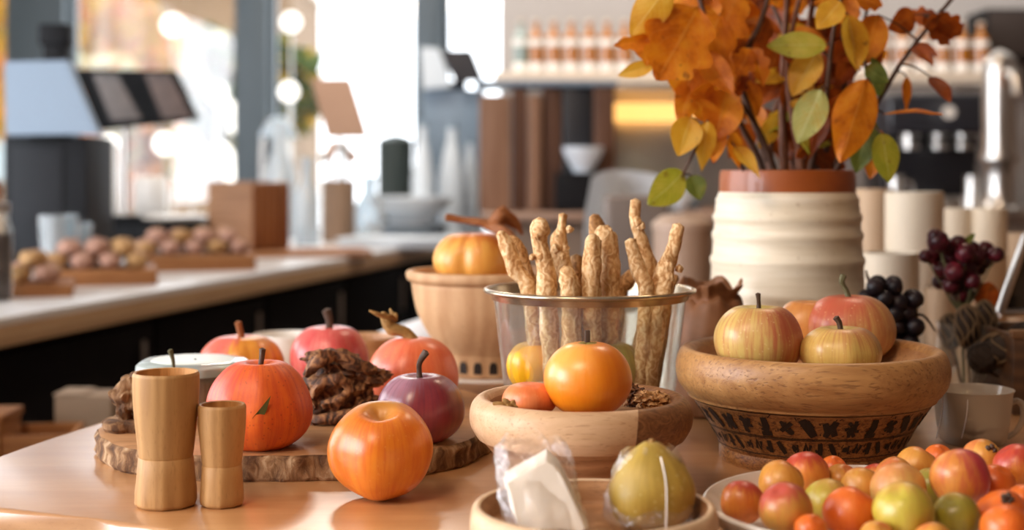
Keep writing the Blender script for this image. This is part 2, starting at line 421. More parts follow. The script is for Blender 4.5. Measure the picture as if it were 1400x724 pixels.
m_pink = fruitmat('rosy_pink_skin', ['c83a40', 'd65550', 'de6a60'], 'e08a78', .45, 'f0b090', .3, 'b02a34', (.6, -.2, -.2), (.2, 1), None, 7, .36, h=.09)
fruit('red_apple', 'rosy red apple with a short thick stem at the back of the slab', 450, 478, 1.65, 54, 100, m_pink, base=ST-.001, group=G, lobes=5, la=.02, dt=.1, db=.08, w=.35,
      stem=[(0, 0, 12), (-4, 0, 26)], srad=[5.5, 5, 7])
m_twotone = fruitmat('pink_and_orange_skin', ['e5902a', 'eda03a', 'e8942e'], 'd0601c', .6, None, 0, 'de6a5c', (-.85, .1, .45), (.0, .35), None, 4, .36, h=.085)
fruit('two_tone_pumpkin', 'ribbed pumpkin half pink half orange behind the lidded glass box', 331, 478, 1.655, 56.5, 84, m_twotone, base=ST-.001, group=G, lobes=8, la=.05, sharp=1, dt=.1, db=.08, w=.35,
      stem=[(-3, 0, 10), (-6, 0, 22)], srad=[5.5, 4.5, 5], smat=m_stemo)
m_coral = fruitmat('coral_orange_skin', ['dc5a30', 'e26a3a', 'e0603a'], 'f08a50', .5, 'f4a070', .3, 'e87058', (-.8, 0, .4), (.0, .8), None, 5, .38, h=.09)
a = fruit('coral_pumpkin', 'large coral-orange round pumpkin with a withered brown flower stalk on top', 565, 492, 1.515, 62, 110, m_coral, base=ST-.001, group=G, lobes=7, la=.014, dt=.04, db=.08, w=.35,
      stem=[(-10, 0, 6), (-26, 0, 12), (-34, 0, 18), (-42, 0, 34)], srad=[9, 8, 9, 9, 5], smat=m_dry)
bm = bmesh.new()
for i in range(6):
    an = i*pi/3; tube(bm, [(-.02, 0, .094), (-.027+.008*cos(an), .008*sin(an), .1), (-.033+.014*cos(an), .014*sin(an), .103+.004*sin(i*2.3))], [.003, .0028, .001], seg=6, n=3, flat=.5)
obj('withered_petals', bm, m_dry, a)

# driftwood lump
t = thing('driftwood', 'dark gnarled piece of driftwood standing between the speckled squash and purple fruit', 'wood', (X(462, 1.44), 1.44, ST-.001))
bm = bmesh.new()
blob(bm, (-.004, 0, .026), .03, 4, .34, 1.3, 5, (1.15, .9, .95)); blob(bm, (.002, 0, .052), .022, 4, .36, 1.5, 2, (1.15, .9, .75))
blob(bm, (.026, .0, .045), .019, 4, .34, 1.6, 9, (1.3, .8, .6)); blob(bm, (-.014, -.004, .063), .013, 4, .34, 1.6, 12, (1.4, .9, .6))
blob(bm, (.022, 0, .018), .02, 4, .5, 1.4, 8, (1.1, .9, .9)); blob(bm, (-.024, -.01, .02), .02, 4, .5, 1.4, 18, (.8, .9, 1))
for v in bm.verts:
    p = v.co*38; nn = noise.noise(p)+.5*noise.noise(p*2.3)
    rdg = 1-abs(noise.noise(v.co*42+Vector((3, 1, 2))))*2
    v.co += (v.co-Vector((0, 0, .03))).normalized()*(nn*.0028+rdg*.0016)
    v.co.z = max(v.co.z, 0.0)
obj('gnarled_lump', bm, m_drift, t, sharp=60)
bm = bmesh.new()
tube(bm, [(-.03, -.02, .05), (-.015, -.026, .065), (.0, -.024, .071), (.02, -.018, .06), (.04, -.012, .055)], [.004, .008, .007, .007, .004], rough=.6, seed=3)
tube(bm, [(-.022, -.028, .03), (-.01, -.031, .044), (.006, -.029, .046), (.014, -.026, .036), (.004, -.028, .026), (-.012, -.03, .022)], [.005, .006, .006, .005, .005, .004], rough=.6, seed=8)
tube(bm, [(-.03, -.02, .01), (-.012, -.03, .008), (.014, -.026, .012), (.034, -.016, .02)], [.005, .006, .006, .004], rough=.6, seed=5)
obj('twisted_root', bm, m_drift, t, sharp=60)

# lidded glass box
t = thing('lidded_glass_box', 'low eight-sided ribbed box with a pale glass lid behind the tall cup', 'box', (X(264, 1.5), 1.5, ST))
RB = .0575; HB = Z(487, 1.5)-ST-.003
def octo(r, z, a): 
    q = cos(pi/8)/cos(((a+pi/8) % (pi/4))-pi/8); return r*(.45+.55*q)*1.03, z
bm = latm([(0, 0), (RB*.86, 0), (RB*.9, .003), (RB*.94, HB-.012), (RB*.9, HB-.01), (RB*.84, .006), (0, .006)], 96, fn=octo)
obj('glass_wall', bm, m_glass, t, sharp=30)
def ribs(r, z, a): return r*(1+.012*cos(a*56)), z
bm = bmesh.new(); lathe(bm, [(0, .0065), (RB*.78, .0065), (RB*.83, HB-.02), (RB*.8, HB-.018), (0, HB-.02)], 224, fn=ribs)
obj('woven_insert', bm, plain('brown_woven_cane', 'a5775a', .7, .3, 500, .5), t, sharp=60)
bm = latm([(0, HB), (RB*.55, HB+.0006), (RB*.92, HB-.0005), (RB, HB-.004), (RB*1.01, HB-.012), (RB*.985, HB-.0125), (RB*.97, HB-.005), (RB*.9, HB-.003), (0, HB-.002)], 96, fn=octo)
obj('lid', bm, m_glassl, t, sharp=40)
bm = latm([(0, HB+.001), (RB*.52, HB+.0018), (RB*.74, HB+.0005), (RB*.75, HB-.0006), (RB*.5, HB-.0004), (0, HB-.0004)], 96, fn=octo)
ld = obj('lid_plate', bm, plain('pale_green_enamel', 'd9ddcf', .3, .03, 30, .02), t)
obj('lid_vent', latm([(0, .0024), (.0012, .0022), (.0015, .0014), (0, .001)], 12, ox=.005, oy=-.012, oz=HB), m_black, ld)
t = thing('dry_twig', 'thin dry twig leaning up beside the pale glass lid', 'twig', (X(237, 1.432), 1.432, ST))
obj('twig', tubem([(.003, 0, 0), (.001, 0, .03), (0, 0, .06), (-.0035, 0, .0725)], [.002, .0016, .0018, .0028], seg=8, rough=.3), m_stemg, t)

# ------------------------------------------------------------------ wooden fruit bowl in the middle
MB = (X(794, 1.22), 1.22)
t = thing('fruit_bowl', 'footed two-tone wooden bowl in the middle holding the big persimmon', 'bowl', (MB[0], MB[1], 0), group='turned wooden bowls')
pr = [(0, .0), (.058, 0), (.0605, .002), (.060, .006)]+smooth_prof([(.060, .008), (.0645, .02), (.0735, .034), (.081, .0435), (.0865, .0495)], 5)+[(.0865, .0525)]
obj('lower_body', latm(pr, 96), m_oak, t)
n = N('two_tone_band'); c_ = n.coord(); sp_ = n.n('ShaderNodeSeparateXYZ', {0: c_})
gA = n.noise(n.mapp(c_, (5, 30, 30)), 2.2, 6, .6, .8); gB = n.noise(n.mapp(c_, (11, 50, 60)), 2.0, 6, .6, 3.0)
pA = n.step(n.noise(n.mapp(c_, (60, 600, 600)), 1, 2), .56, .72)
cA = n.mix(n.math('MULTIPLY', pA, .5), n.ramp(gA, [(.3, 'c49b72'), (.7, 'dbb58e')]), 'a0704a')
cB = n.ramp(gB, [(.35, '6a4224'), (.6, '8f6038'), (.75, 'a67848')])
n.bsdf(n.mix(n.step(n.math('ADD', sp_.outputs[0], n.math('MULTIPLY', sp_.outputs[2], -.1)), .0335, .0345), cA, cB), .5, n.bump(n.math('SUBTRACT', gB, n.math('MULTIPLY', pA, .4)), .25, .0008)); m_band = n.m
pr = [(.084, .051), (.0885, .0497)]+smooth_prof([(.0895, .051), (.0945, .06), (.0955, .069), (.0935, .078), (.0885, .0835), (.084, .0845), (.0805, .083)], 6)+[(.078, .079)]
obj('rim_band', latm(pr, 128), m_band, t)
obj('hollow', latm([(.078, .079), (.0745, .073), (.062, .069), (0, .0675)], 64), m_oak, t)
FZ = .068
m_pers = fruitmat('persimmon_skin', ['ea7e10', 'ee8816', 'f2941e'], 'e26c0c', .35, None, 0, 'f8b050', (-.6, -.5, .6), (.35, 1.1), None, 4, .34, h=.08, coat=.35)
a = fruit('persimmon', 'large smooth orange persimmon with a short square stem in the middle bowl', 803.5, 506, 1.185, 60.5, 107, m_pers, base=FZ+.0065, group='fruit in the middle bowl', lobes=5, la=.008, dt=.05, db=.05, w=.25, nz=.008)
bm = bmesh.new(); zt = 107/F*1.185*.98-.005
for i in range(4):
    an = i*pi/2+.5; blob(bm, (.0045*cos(an), .0045*sin(an), zt+.0), .004, 2, .2, 1, i, (1.1, 1.1, .28))
obj('calyx', bm, plain('green_brown_calyx', 'a08a3c', .7, .3, 200, .4), a)
obj('stem', boxm(-.0025, .002, -.002, .002, zt, zt+.011, .0006), m_stem, a)
bm = bmesh.new(); blob(bm, (0, 0, .0), .013, 3, .3, 1, 4, (1.5, 1.3, .55))
# small peachy fruit with its dry calyx
m_peach = fruitmat('peachy_skin', ['de6e35', 'e58246', 'ec9660'], 'd65a28', .4, 'f2b080', .3, None, k=4, h=.05, rough=.45, coat=.1)
a = fruit('small_persimmon', 'small peachy persimmon lying on its side with a dry calyx in the middle bowl', 724, 541, 1.19, 37, 50, m_peach, base=FZ+.0045, group='fruit in the middle bowl', lobes=4, la=.03, dt=.06, db=.06, seed=1)
bm = bmesh.new()
for i in range(7):
    an = i*.9; tube(bm, [(-.016, -.0155, .010), (-.0175+.006*cos(an), -.0185, .010+.004*sin(an)), (-.0195+.012*cos(an), -.0175, .010+.007*sin(an))], [.003, .003, .0012], seg=6, n=3, flat=.6, rough=.5, seed=i)
blob(bm, (-.017, -.018, .010), .004, 2, .4, 1, 4)
obj('calyx', bm, m_dry, a)
a = thing('dried_fruit_piece', 'crumpled tan dried fruit at the right inside the middle bowl', 'fruit', (X(893, 1.235), 1.235, FZ+.001))
bm = bmesh.new(); blob(bm, (0, 0, .0085), .0125, 4, .5, 1.8, 6, (1.15, 1.0, .65)); obj('piece', bm, m_rootdark, a)
a = thing('dried_fruit_piece', 'dark shrivelled dried fruit behind the persimmon beside the tan piece', 'fruit', (X(862, 1.26), 1.26, FZ+.001))
bm = bmesh.new(); blob(bm, (0, 0, .009), .013, 4, .5, 1.8, 16, (1.1, .9, .7)); obj('piece', bm, m_drift, a)

# ------------------------------------------------------------------ metal-rimmed glass tub with dried roots
GC = (X(806, 1.45), 1.45)
RT = 141/F*1.45; ZT = Z(396, 1.45)
t = thing('glass_tub', 'clear glass tub with a rolled metal rim full of dried root sticks', 'container', (GC[0], GC[1], 0))
bm = latm([(0, .003), (.080, .003), (.083, .008), (RT*.86, ZT*.55), (RT*.935, ZT-.008), (RT*.925, ZT-.008), (RT*.845, ZT*.55), (.081, .01), (.078, .006), (0, .006)], 96)
obj('glass_wall', bm, m_glass, t, sharp=40)
pr = [(RT+.0033*cos(k*pi/5), ZT+.0026*sin(k*pi/5)) for k in range(10)]
obj('rim', latm(pr, 96, close=True), m_brass, t, sharp=180)
obj('collar', latm([(RT*.935, ZT-.009), (RT*.95, ZT-.009), (RT-.002, ZT), (RT-.004, ZT)], 96, close=True), m_brass, t, sharp=60)
bm = bmesh.new()     # flat glass pane added to stand in for a rectangular reflection
box(bm, X(697, 1.38)-GC[0], X(893, 1.38)-GC[0], -.0535, -.0525, .05, Z(418, 1.38))
obj('reflection_pane', bm, m_glass, t)
G = 'dried roots standing in the glass tub'
sticks = [
 ('pale root stick leaning left with a blunt notched tip, leftmost in the tub', [(722, 396, 1.40), (706, 370, 1.40), (693, 335, 1.40), (683, 318, 1.40)], [12, 12, 12, 7], 0),
 ('brown-edged root stick right behind the leftmost pale one', [(727, 398, 1.43), (716, 360, 1.43), (706, 333, 1.43), (697, 324, 1.43)], [10, 10, 9, 5], 1),
 ('root stick with a knobbly fist-like head above the rim', [(748, 400, 1.38), (746, 365, 1.38), (737, 330, 1.38), (738, 312, 1.38), (737, 300, 1.38)], [15, 14, 11, 14, 9], 0),
 ('root stick with a swollen neck and thin upright tip', [(780, 400, 1.42), (768, 355, 1.42), (764, 333, 1.42), (768, 312, 1.42), (770, 293, 1.42)], [11, 13, 14, 7, 6], 0),
 ('short stubby pale root with a rounded top', [(780, 402, 1.37), (776, 378, 1.37), (772, 366, 1.37)], [15, 14, 8], 0),
 ('straight flat-topped root with flaking edge in the centre', [(808, 402, 1.375), (809, 360, 1.375), (811, 330, 1.375), (813, 322, 1.375)], [14, 14, 12, 7], 0),
 ('broad root with a fuzzy groove right of the flat-topped one', [(833, 402, 1.40), (832, 355, 1.40), (828, 320, 1.40), (830, 310, 1.40)], [16, 17, 16, 8], 0),
 ('root with a smooth round cap at the back centre', [(818, 402, 1.47), (817, 340, 1.47), (816, 312, 1.47), (812, 295, 1.47)], [12, 12, 12, 8], 1),
 ('long thin root curving up highest of all in the tub', [(889, 400, 1.43), (884, 360, 1.43), (875, 325, 1.43), (868, 300, 1.43), (869, 274, 1.43)], [14, 14, 10, 8, 8], 0),
 ('branching root stub leaning against the tallest root', [(884, 402, 1.385), (874, 372, 1.385), (866, 345, 1.385), (862, 328, 1.385)], [12, 12, 10, 8], 0),
 ('twisted root leaning right with a dark split tip', [(904, 400, 1.39), (910, 368, 1.39), (921, 338, 1.39), (928, 308, 1.39)], [16, 14, 11, 9], 0),
 ('dark small curled root between the central sticks', [(790, 402, 1.45), (788, 370, 1.45), (788, 350, 1.45)], [10, 12, 8], 1),
 ('orange-brown root lying low between the broad and branching ones', [(848, 402, 1.47), (858, 385, 1.47), (866, 372, 1.47)], [10, 12, 7], 1),
 ('brown root stub at the far right behind the twisted root', [(912, 402, 1.47), (918, 385, 1.47), (925, 378, 1.47)], [10, 9, 6], 1),
]
for i, (lb, pts, rd, mm) in enumerate(sticks):
    w = [P(*p) for p in pts]; d = pts[0][2]
    bx = GC[0]+(w[0].x-GC[0])*.72; by = GC[1]+(w[0].y-GC[1])*.8
    base = Vector((bx, by, .012))
    full = [base, base.lerp(w[0], .5)+Vector((.002*sin(i*3), 0, 0))]+w
    t = thing('dried_root', lb, 'dried root', base, group=G)
    rr = [rd[0]*.8, rd[0]*.95]+rd
    obj('root', tubem([tuple(p-base) for p in full], [q*.92/F*d for q in rr], seg=16, n=7, rough=.24, seed=i), m_rootdark if mm else m_root, t, sharp=180)
    if i in (2, 3, 6, 8, 10):
        bm = bmesh.new(); tp = w[-2]-base
        for k in range(5):
            blob(bm, tp+Vector((random.uniform(-.008, .008), random.uniform(-.008, -.001), random.uniform(-.03, .004))), random.uniform(.003, .0055), 2, .4, 1, k+i)
        obj('knobs', bm, m_root, t)
m_ygourd = fruitmat('yellow_gourd_skin', ['f0a80c', 'f6b814', 'f8c42a'], 'e88e08', .5, None, 0, None, k=5, h=.06, rough=.4)
m_olgourd = fruitmat('olive_gourd_skin', ['a89a3a', 'b8a848', 'c8b04c'], '8a7a30', .5, None, 0, None, k=5, h=.06, rough=.45)
G = 'small gourds inside the glass tub'
fruit('yellow_gourd', 'bright yellow ribbed gourd seen through the glass at the left', 732, 497, 1.412, 38, 78, m_ygourd, group=G, lobes=8, la=.05, sharp=1, dt=.1, db=.05, stem=[(2, 0, 8), (3, 0, 12)], srad=[5, 4, 4], smat=m_stemg)
fruit('yellow_gourd', 'lower yellow gourd at the bottom of the glass tub', 735, 565, 1.42, 32, 54, m_ygourd, base=.007, group=G, lobes=8, la=.05, sharp=1, dt=.1, db=.05)
fruit('olive_gourd', 'olive-green gourd seen through the glass above the persimmon', 838, 500, 1.405, 38, 84, m_olgourd, group=G, lobes=7, la=.05, sharp=1, dt=.1, db=.05, stem=[(-2, 0, 9), (-3, 0, 16)], srad=[5, 4, 4], smat=m_stemg)
fruit('olive_gourd', 'olive gourd hidden low in the tub behind the persimmon', 825, 570, 1.40, 38, 50, m_olgourd, base=.007, group=G, lobes=7, la=.05, sharp=1, dt=.1, db=.05)

# ------------------------------------------------------------------ big carved bowl, right
BC = (X(1108.5, 1.37), 1.37)
t = thing('carved_bowl', 'large wide wooden bowl with burnt carved bands, holding the green-red apples', 'bowl', (BC[0], BC[1], 0), group='turned wooden bowls')
cone = lambda s: (.0885+.0265*max(s, 0)**1.15, .018+.043*s)
pr = [(0, 0), (.085, 0), (.0875, .003), (.0875, .011), (.086, .0135), (.0875, .0155)]+[cone(k/8) for k in range(9)]
pr += [(.1175, .0612), (.118, .0635), (.119, .0645)]+smooth_prof([(.1205, .0655), (.127, .0745), (.1295, .086), (.1285, .096), (.1255, .1035), (.122, .107), (.1175, .1075), (.1135, .1055)], 6)+[(.110, .101)]
n = N('carved_bowl_wood'); c_ = n.coord(); sp_ = n.n('ShaderNodeSeparateXYZ', {0: c_})
g_ = n.noise(n.mapp(c_, (9, 60, 60)), 1.4, 6, .6, 1.0); p_ = n.step(n.noise(n.mapp(c_, (50, 420, 420)), 1, 2), .54, .7); st_ = n.noise(n.mapp(c_, (90, 90, 160)), 1.5, 5, .7, 1.5)
up_ = n.mix(n.math('MULTIPLY', p_, .55), n.ramp(g_, [(.3, '9c6a3a'), (.7, 'c29158')]), '6d4426')
lo_ = n.ramp(st_, [(.38, '5a3317'), (.5, '94602f'), (.66, 'b07a42')])
zb_ = n.math('MULTIPLY', n.step(sp_.outputs[2], .001, .002), n.math('SUBTRACT', 1.0, n.step(sp_.outputs[2], .056, .060)))
n.bsdf(n.mix(zb_, up_, lo_), .45, n.bump(n.math('SUBTRACT', g_, n.math('MULTIPLY', n.math('ADD', p_, n.math('MULTIPLY', st_, zb_)), .5)), .35, .001), coat=.1, croug=.3)
obj('bowl_wall', latm(pr, 160), n.m, t)
obj('hollow', latm([(.110, .101), (.107, .094), (.1, .0885), (.085, .0865), (0, .0855)], 64), m_carvedbowl, t)
bm = bmesh.new(); rnd = random.Random(11)
def cp(a_, s, off=.0006):
    r, z = cone(max(-.02, min(1.02, s))); return Vector(((r+off)*cos(a_), (r+off)*sin(a_), z-off*.3))
def stroke(pts, w):
    prev = None
    for i, (a_, s) in enumerate(pts):
        ww = w*(.55+.45*sin(pi*(i+.5)/len(pts)))
        b_, e_ = pts[min(i+1, len(pts)-1)], pts[max(i-1, 0)]
        da, ds = (b_[0]-e_[0])*.1, (b_[1]-e_[1])*.045; L = sqrt(da*da+ds*ds) or 1
        na, ns = -ds/L*ww/.1, da/L*ww/.045
        q = [bm.verts.new(cp(a_+na, s+ns)), bm.verts.new(cp(a_-na, s-ns))]
        if prev: bm.faces.new((prev[0], q[0], q[1], prev[1]))
        prev = q
def disc(a0, s0, r):
    ce = bm.verts.new(cp(a0, s0, .0007)); rim = []
    for k in range(10):
        an = k*pi/5; rr = r*rnd.uniform(.6, 1.2); rim.append(bm.verts.new(cp(a0+rr*cos(an)/.1, s0+rr*sin(an)/.045)))
    for k in range(10): bm.faces.new((ce, rim[k], rim[(k+1) % 10]))
NG = 34
for i in range(NG):
    a0 = 2*pi*i/NG+.05; kind = (i*7+3) % 5
    if kind == 0:
        disc(a0, .68, .0042); disc(a0+.02, .76, .003); disc(a0-.02, .6, .003)
        for k in range(6):
            an = k*pi/3+rnd.random(); stroke([(a0+.03*cos(an), .68+.08*sin(an)), (a0+.065*cos(an+.4), .68+.2*sin(an+.4))], .0018)
    elif kind == 1:
        stroke([(a0-.05, .88), (a0, .7), (a0+.05, .5)], .0042); stroke([(a0-.005, .86), (a0+.04, .7)], .0018)
    elif kind == 2:
        stroke([(a0, .88), (a0+.008, .7), (a0-.005, .5)], .0034); stroke([(a0-.05, .5), (a0+.05, .52)], .0026); disc(a0-.03, .6, .002); stroke([(a0-.03, .66), (a0+.035, .72)], .0014); disc(a0+.02, .82, .0015)
    elif kind == 3:
        stroke([(a0-.05, .82), (a0-.02, .62), (a0-.04, .5)], .0032); stroke([(a0+.04, .86), (a0+.01, .7), (a0+.045, .52)], .0034); disc(a0, .73, .0026)
    else:
        disc(a0-.02, .76, .0034); disc(a0+.025, .6, .0038); stroke([(a0-.05, .6), (a0+.05, .8)], .0024)
for i in range(52):
    a0 = 2*pi*i/52; k = (i*5+1) % 4
    if k == 0: stroke([(a0-.03, .34), (a0, .2), (a0+.03, .07)], .0026)
    elif k == 1: disc(a0, .21, .0032); stroke([(a0+.03, .3), (a0+.035, .1)], .001)
    elif k == 2: stroke([(a0-.03, .12), (a0-.01, .32), (a0+.012, .12), (a0+.035, .3)], .0022)
    else: stroke([(a0, .34), (a0+.005, .07)], .0026); disc(a0-.03, .16, .002)
for s in (.43, .40, .0, .97):
    stroke([(2*pi*k/90+.0, s+.012*noise.noise(Vector((k*.6, s, 0)))) for k in range(91)], .00045)
for i in range(170):
    a0 = rnd.random()*2*pi; s0 = rnd.choice([rnd.uniform(.46, .94), rnd.uniform(.05, .38)]); stroke([(a0, s0), (a0+rnd.uniform(-.03, .03), s0+rnd.uniform(-.1, .1))], .0005)
obj('burnt_carving', bm, m_char, t, smooth=False)
BZ = .0867
G = 'apples in the carved bowl'
m_ap1 = fruitmat('green_red_apple_skin', ['c9a45a', 'cfae62', 'c8b264'], 'b5563a', .6, 'e0c890', .4, 'bf6a48', (.75, -.2, .3), (.0, .9), 'c8b860', 6, .4, h=.085)
fruit('apple', 'yellow-green apple streaked with red, leftmost in the carved bowl', 1037, 452, 1.335, 60.5, 108, m_ap1, base=BZ, group=G, lobes=5, la=.015, dt=.13, db=.1, w=.35, stem=[(0, 0, 12), (-1, 0, 24)], srad=[4, 3, 3.6], smat=m_stem)
m_ap2 = fruitmat('red_gold_apple_skin', ['c98a52', 'cf9a5c', 'd0a566'], 'b9603c', .6, 'e6c08c', .5, 'c2583e', (-.4, -.2, .6), (.0, .8), None, 6, .42, h=.09)
fruit('apple', 'largest red-gold apple with a curved stem at the back of the carved bowl', 1161, 450, 1.432, 63, 100, m_ap2, base=BZ, group=G, lobes=5, la=.012, dt=.06, db=.1, w=.3, stem=[(-4, 0, 8), (-10, 0, 20), (-8, 0, 30)], srad=[5, 3.6, 3.6, 4.6], smat=m_stemg)
m_ap3 = fruitmat('green_gold_apple_skin', ['c79a4c', 'cfa858', 'c9b060'], 'b27038', .5, 'e0c888', .4, 'c08050', (.3, -.3, .7), (.2, 1), 'cdb768', 8, .4, h=.07)
fruit('apple', 'small ribbed green-gold apple in front of the largest one', 1150, 471, 1.315, 55, 80, m_ap3, base=BZ, group=G, lobes=8, la=.02, dt=.14, db=.1, w=.36, stem=[(-2, 0, 10), (-7, 0, 19)], srad=[3.6, 3.6, 4.6], smat=m_stem)
m_ap4 = fruitmat('orange_apple_skin', ['d88a42', 'e09a50', 'd99048'], 'c8703a', .4, None, 0, None, k=5, h=.08)
fruit('apple', 'orange apple mostly hidden behind the leftmost and largest apples', 1103, 440, 1.448, 42, 92, m_ap4, base=BZ, group=G, lobes=5, la=.012, dt=.1, db=.1)

# ------------------------------------------------------------------ bowl at the back on a white stand
t = thing('serving_plate', 'round white plate under the tall weathered wooden bowl', 'plate', (X(662, 1.8), 1.8, 0))
obj('plate', latm(smooth_prof([(0, .004), (.05, .0), (.06, .004), (.085, .018), (.09, .022), (.088, .0245), (.08, .0225), (.055, .0215), (0, .0215)], 4), 72), m_white, t)
t = thing('tall_bowl', 'tall weathered wooden bowl behind the glass tub, with cutouts round its foot', 'bowl', (X(665, 1.8), 1.8, .0215), group='turned wooden bowls')
zr = Z(372, 1.8)-.0215
pr = [(0, 0), (.052, 0), (.055, .003), (.054, .026), (.056, .029)]+smooth_prof([(.058, .031), (.073, .05), (.088, .08), (.094, zr-.018), (.0945, zr-.012), (.1005, zr-.007), (.1015, zr), (.099, zr+.003), (.093, zr+.003), (.09, zr-.002)], 5)+[(.085, zr-.012), (.06, zr-.019), (0, zr-.021)]
obj('bowl_wall', latm(pr, 96), m_backbowl, t)
bm = bmesh.new()
for i in range(18):
    an = 2*pi*i/18; r = Matrix.Rotation(an, 3, 'Z')
    pts = [Vector((.0548, -.005, .006)), Vector((.0548, .005, .006)), Vector((.0548, .005, .015)), Vector((.0548, .003, .02)), Vector((.0548, -.003, .02)), Vector((.0548, -.005, .015))]
    f_ = bm.faces.new([bm.verts.new(r @ p) for p in pts]); g = bmesh.ops.extrude_face_region(bm, geom=[f_])
    for v in g['geom']:
        if isinstance(v, bmesh.types.BMVert): v.co *= .0557/.0548 if True else 1
obj('foot_cutout_shade', bm, m_char, t, smooth=False)  # dark raised arches paint the shade inside the carved openings
m_ypump = fruitmat('yellow_orange_pumpkin_skin', ['e09a3e', 'e8a84c', 'e4a044'], 'cf7a2a', .5, None, 0, 'd4722e', (.2, -.1, .9), (.2, .9), None, 3, .45, h=.09)
a = fruit('ribbed_pumpkin', 'yellow-orange ribbed pumpkin sitting in the tall weathered bowl', 652, 346, 1.8, 57, 88, m_ypump, base=.0215+zr-.0205, group='pumpkins', lobes=6, la=.10, sharp=1, dt=.12, db=.05, seed=.9)
t = thing('dried_stalk', 'long dry brown stalk lying across the ribbed pumpkin', 'stalk', (X(657, 1.775), 1.775, .0215+zr+.045))
q = t.location
obj('stalk', tubem([tuple(P(610, 297, 1.78)-q), tuple(P(635, 301, 1.78)-q), tuple(P(665, 306, 1.775)-q), tuple(P(690, 318, 1.76)-q), tuple(P(705, 335, 1.74)-q)], [.0045, .004, .006, .008, .006], rough=.4), m_stemo, t)
bm = bmesh.new()
for i in range(5): tube(bm, [tuple(P(668, 306, 1.775)-q), tuple(P(680+4*i, 300-6*(i % 3), 1.76+.008*i)-q), tuple(P(690+6*i, 292+7*i, 1.76+.01*i)-q)], [.004, .006, .002], seg=8, n=4, flat=.4, rough=.4, seed=i)
obj('dry_leaves', bm, m_stemo, t)

t = thing('white_dish', 'white dish behind the red apple and the two-tone pumpkin', 'dish', (X(392, 1.93), 1.93, 0))
obj('dish', latm(smooth_prof([(0, 0), (.022, 0), (.024, .004), (.04, .025), (.046, .053), (.044, .0535), (.037, .028), (0, .01)], 4), 64), m_white, t)
t = thing('low_wooden_bowl', 'low brown wooden bowl between the red apple and coral pumpkin', 'bowl', (X(492, 1.93), 1.93, 0))
obj('bowl_wall', latm(smooth_prof([(0, 0), (.03, 0), (.032, .004), (.045, .025), (.05, .05), (.047, .051), (.04, .028), (0, .01)], 4), 64), m_carvedbowl, t)
# brown pouch behind
t = thing('leather_pouch', 'brown pouch with a crumpled top between the glass tub and white vase', 'pouch', (X(970, 1.62), 1.62, 0))
zt = Z(392, 1.62)
bm = latm(smooth_prof([(0, 0), (.03, .0), (.042, .01), (.046, .05), (.045, .1), (.036, zt-.018), (.03, zt-.012), (.037, zt+.002), (.034, zt+.001), (.026, zt-.014), (0, zt-.03)], 5), 72,
          fn=lambda r, z, a: (r*(1+(.05+.22*max(0, (z-zt+.03)/.03))*noise.noise(Vector((cos(a)*3, sin(a)*3, z*14)))), z+(.014*noise.noise(Vector((cos(a)*2.5, sin(a)*2.5, 7))) if z > zt-.02 else 0)))
obj('pouch', bm, plain('tan_leather', '96613a', .6, .3, 40, .4), t)

# ------------------------------------------------------------------ vase
VC = (X(1076, 1.76), 1.76)
t = thing('vase', 'cream stoneware vase ringed with ridges and an unglazed terracotta rim', 'vase', (VC[0], VC[1], 0))
s = 1.76/F
def vz(py): return Z(py, 1.76)
body = []
edges = [(410, 105), (404, 104), (400, 106), (395, 103.5), (380, 103), (362, 102.5), (357, 104.5), (352, 104.5), (348, 101.5), (336, 100.5), (328, 100), (324, 102), (318, 102), (314, 99), (304, 98.5), (300, 100.5), (294, 100.5), (290, 97.5), (282, 97), (276, 96), (272, 97), (268, 94), (262, 92)]
body = [(0, 0), (.088, 0), (.094, .004), (.0965, .02), (.0965, .06), (.0945, vz(430)), (.0975, vz(424)), (.0945, vz(418))]+[(e*s, vz(y)) for y, e in edges]
obj('body', latm(body, 96), m_cream, t, sharp=60)
obj('rim', latm([(92*s, vz(262)), (92*s, vz(258)), (91.5*s, vz(240)), (90*s, vz(233)), (86*s, vz(232)), (84*s, vz(238)), (83*s, vz(300)), (.07, .02), (0, .02)], 96), m_terra, t, sharp=60)
# ------------------------------------------------------------------ autumn branches in the vase
def leafmat(name, c1, c2, c3, vein):
    n = N(name); uv = n.coord('UV'); ob = n.coord()
    sp = n.n('ShaderNodeSeparateXYZ', {0: uv}); u = n.math('ABSOLUTE', n.math('SUBTRACT', sp.outputs[0], .5)); v = sp.outputs[1]
    rib = n.math('SUBTRACT', 1.0, n.step(u, .0, .035))
    sv = n.math('FRACT', n.math('MULTIPLY', n.math('SUBTRACT', v, n.math('MULTIPLY', u, .55)), 9.0))
    sv = n.math('SUBTRACT', 1.0, n.step(n.math('ABSOLUTE', n.math('SUBTRACT', sv, .5)), .0, .1))
    ve = n.math('MAXIMUM', rib, n.math('MULTIPLY', sv, .5))
    col = n.ramp(n.noise(ob, 34, 5, .6), [(.32, c1), (.5, c2), (.68, c3)])
    sc_ = n.step(n.noise(ob, 70, 3, .5), .66, .72)
    col = n.mix(n.math('MULTIPLY', sc_, .6), col, '6b3a14')
    col = n.mix(n.math('MULTIPLY', ve, .45), col, vein)
    d = n.n('ShaderNodeBsdfPrincipled', {'Base Color': col, 'Roughness': .5, 'Normal': n.bump(ve, .3, .001)}).outputs[0]
    tr = n.n('ShaderNodeBsdfTranslucent', {'Color': col}).outputs[0]
    n.done(n.n('ShaderNodeMixShader', {0: .45, 1: d, 2: tr}).outputs[0]); return n.m
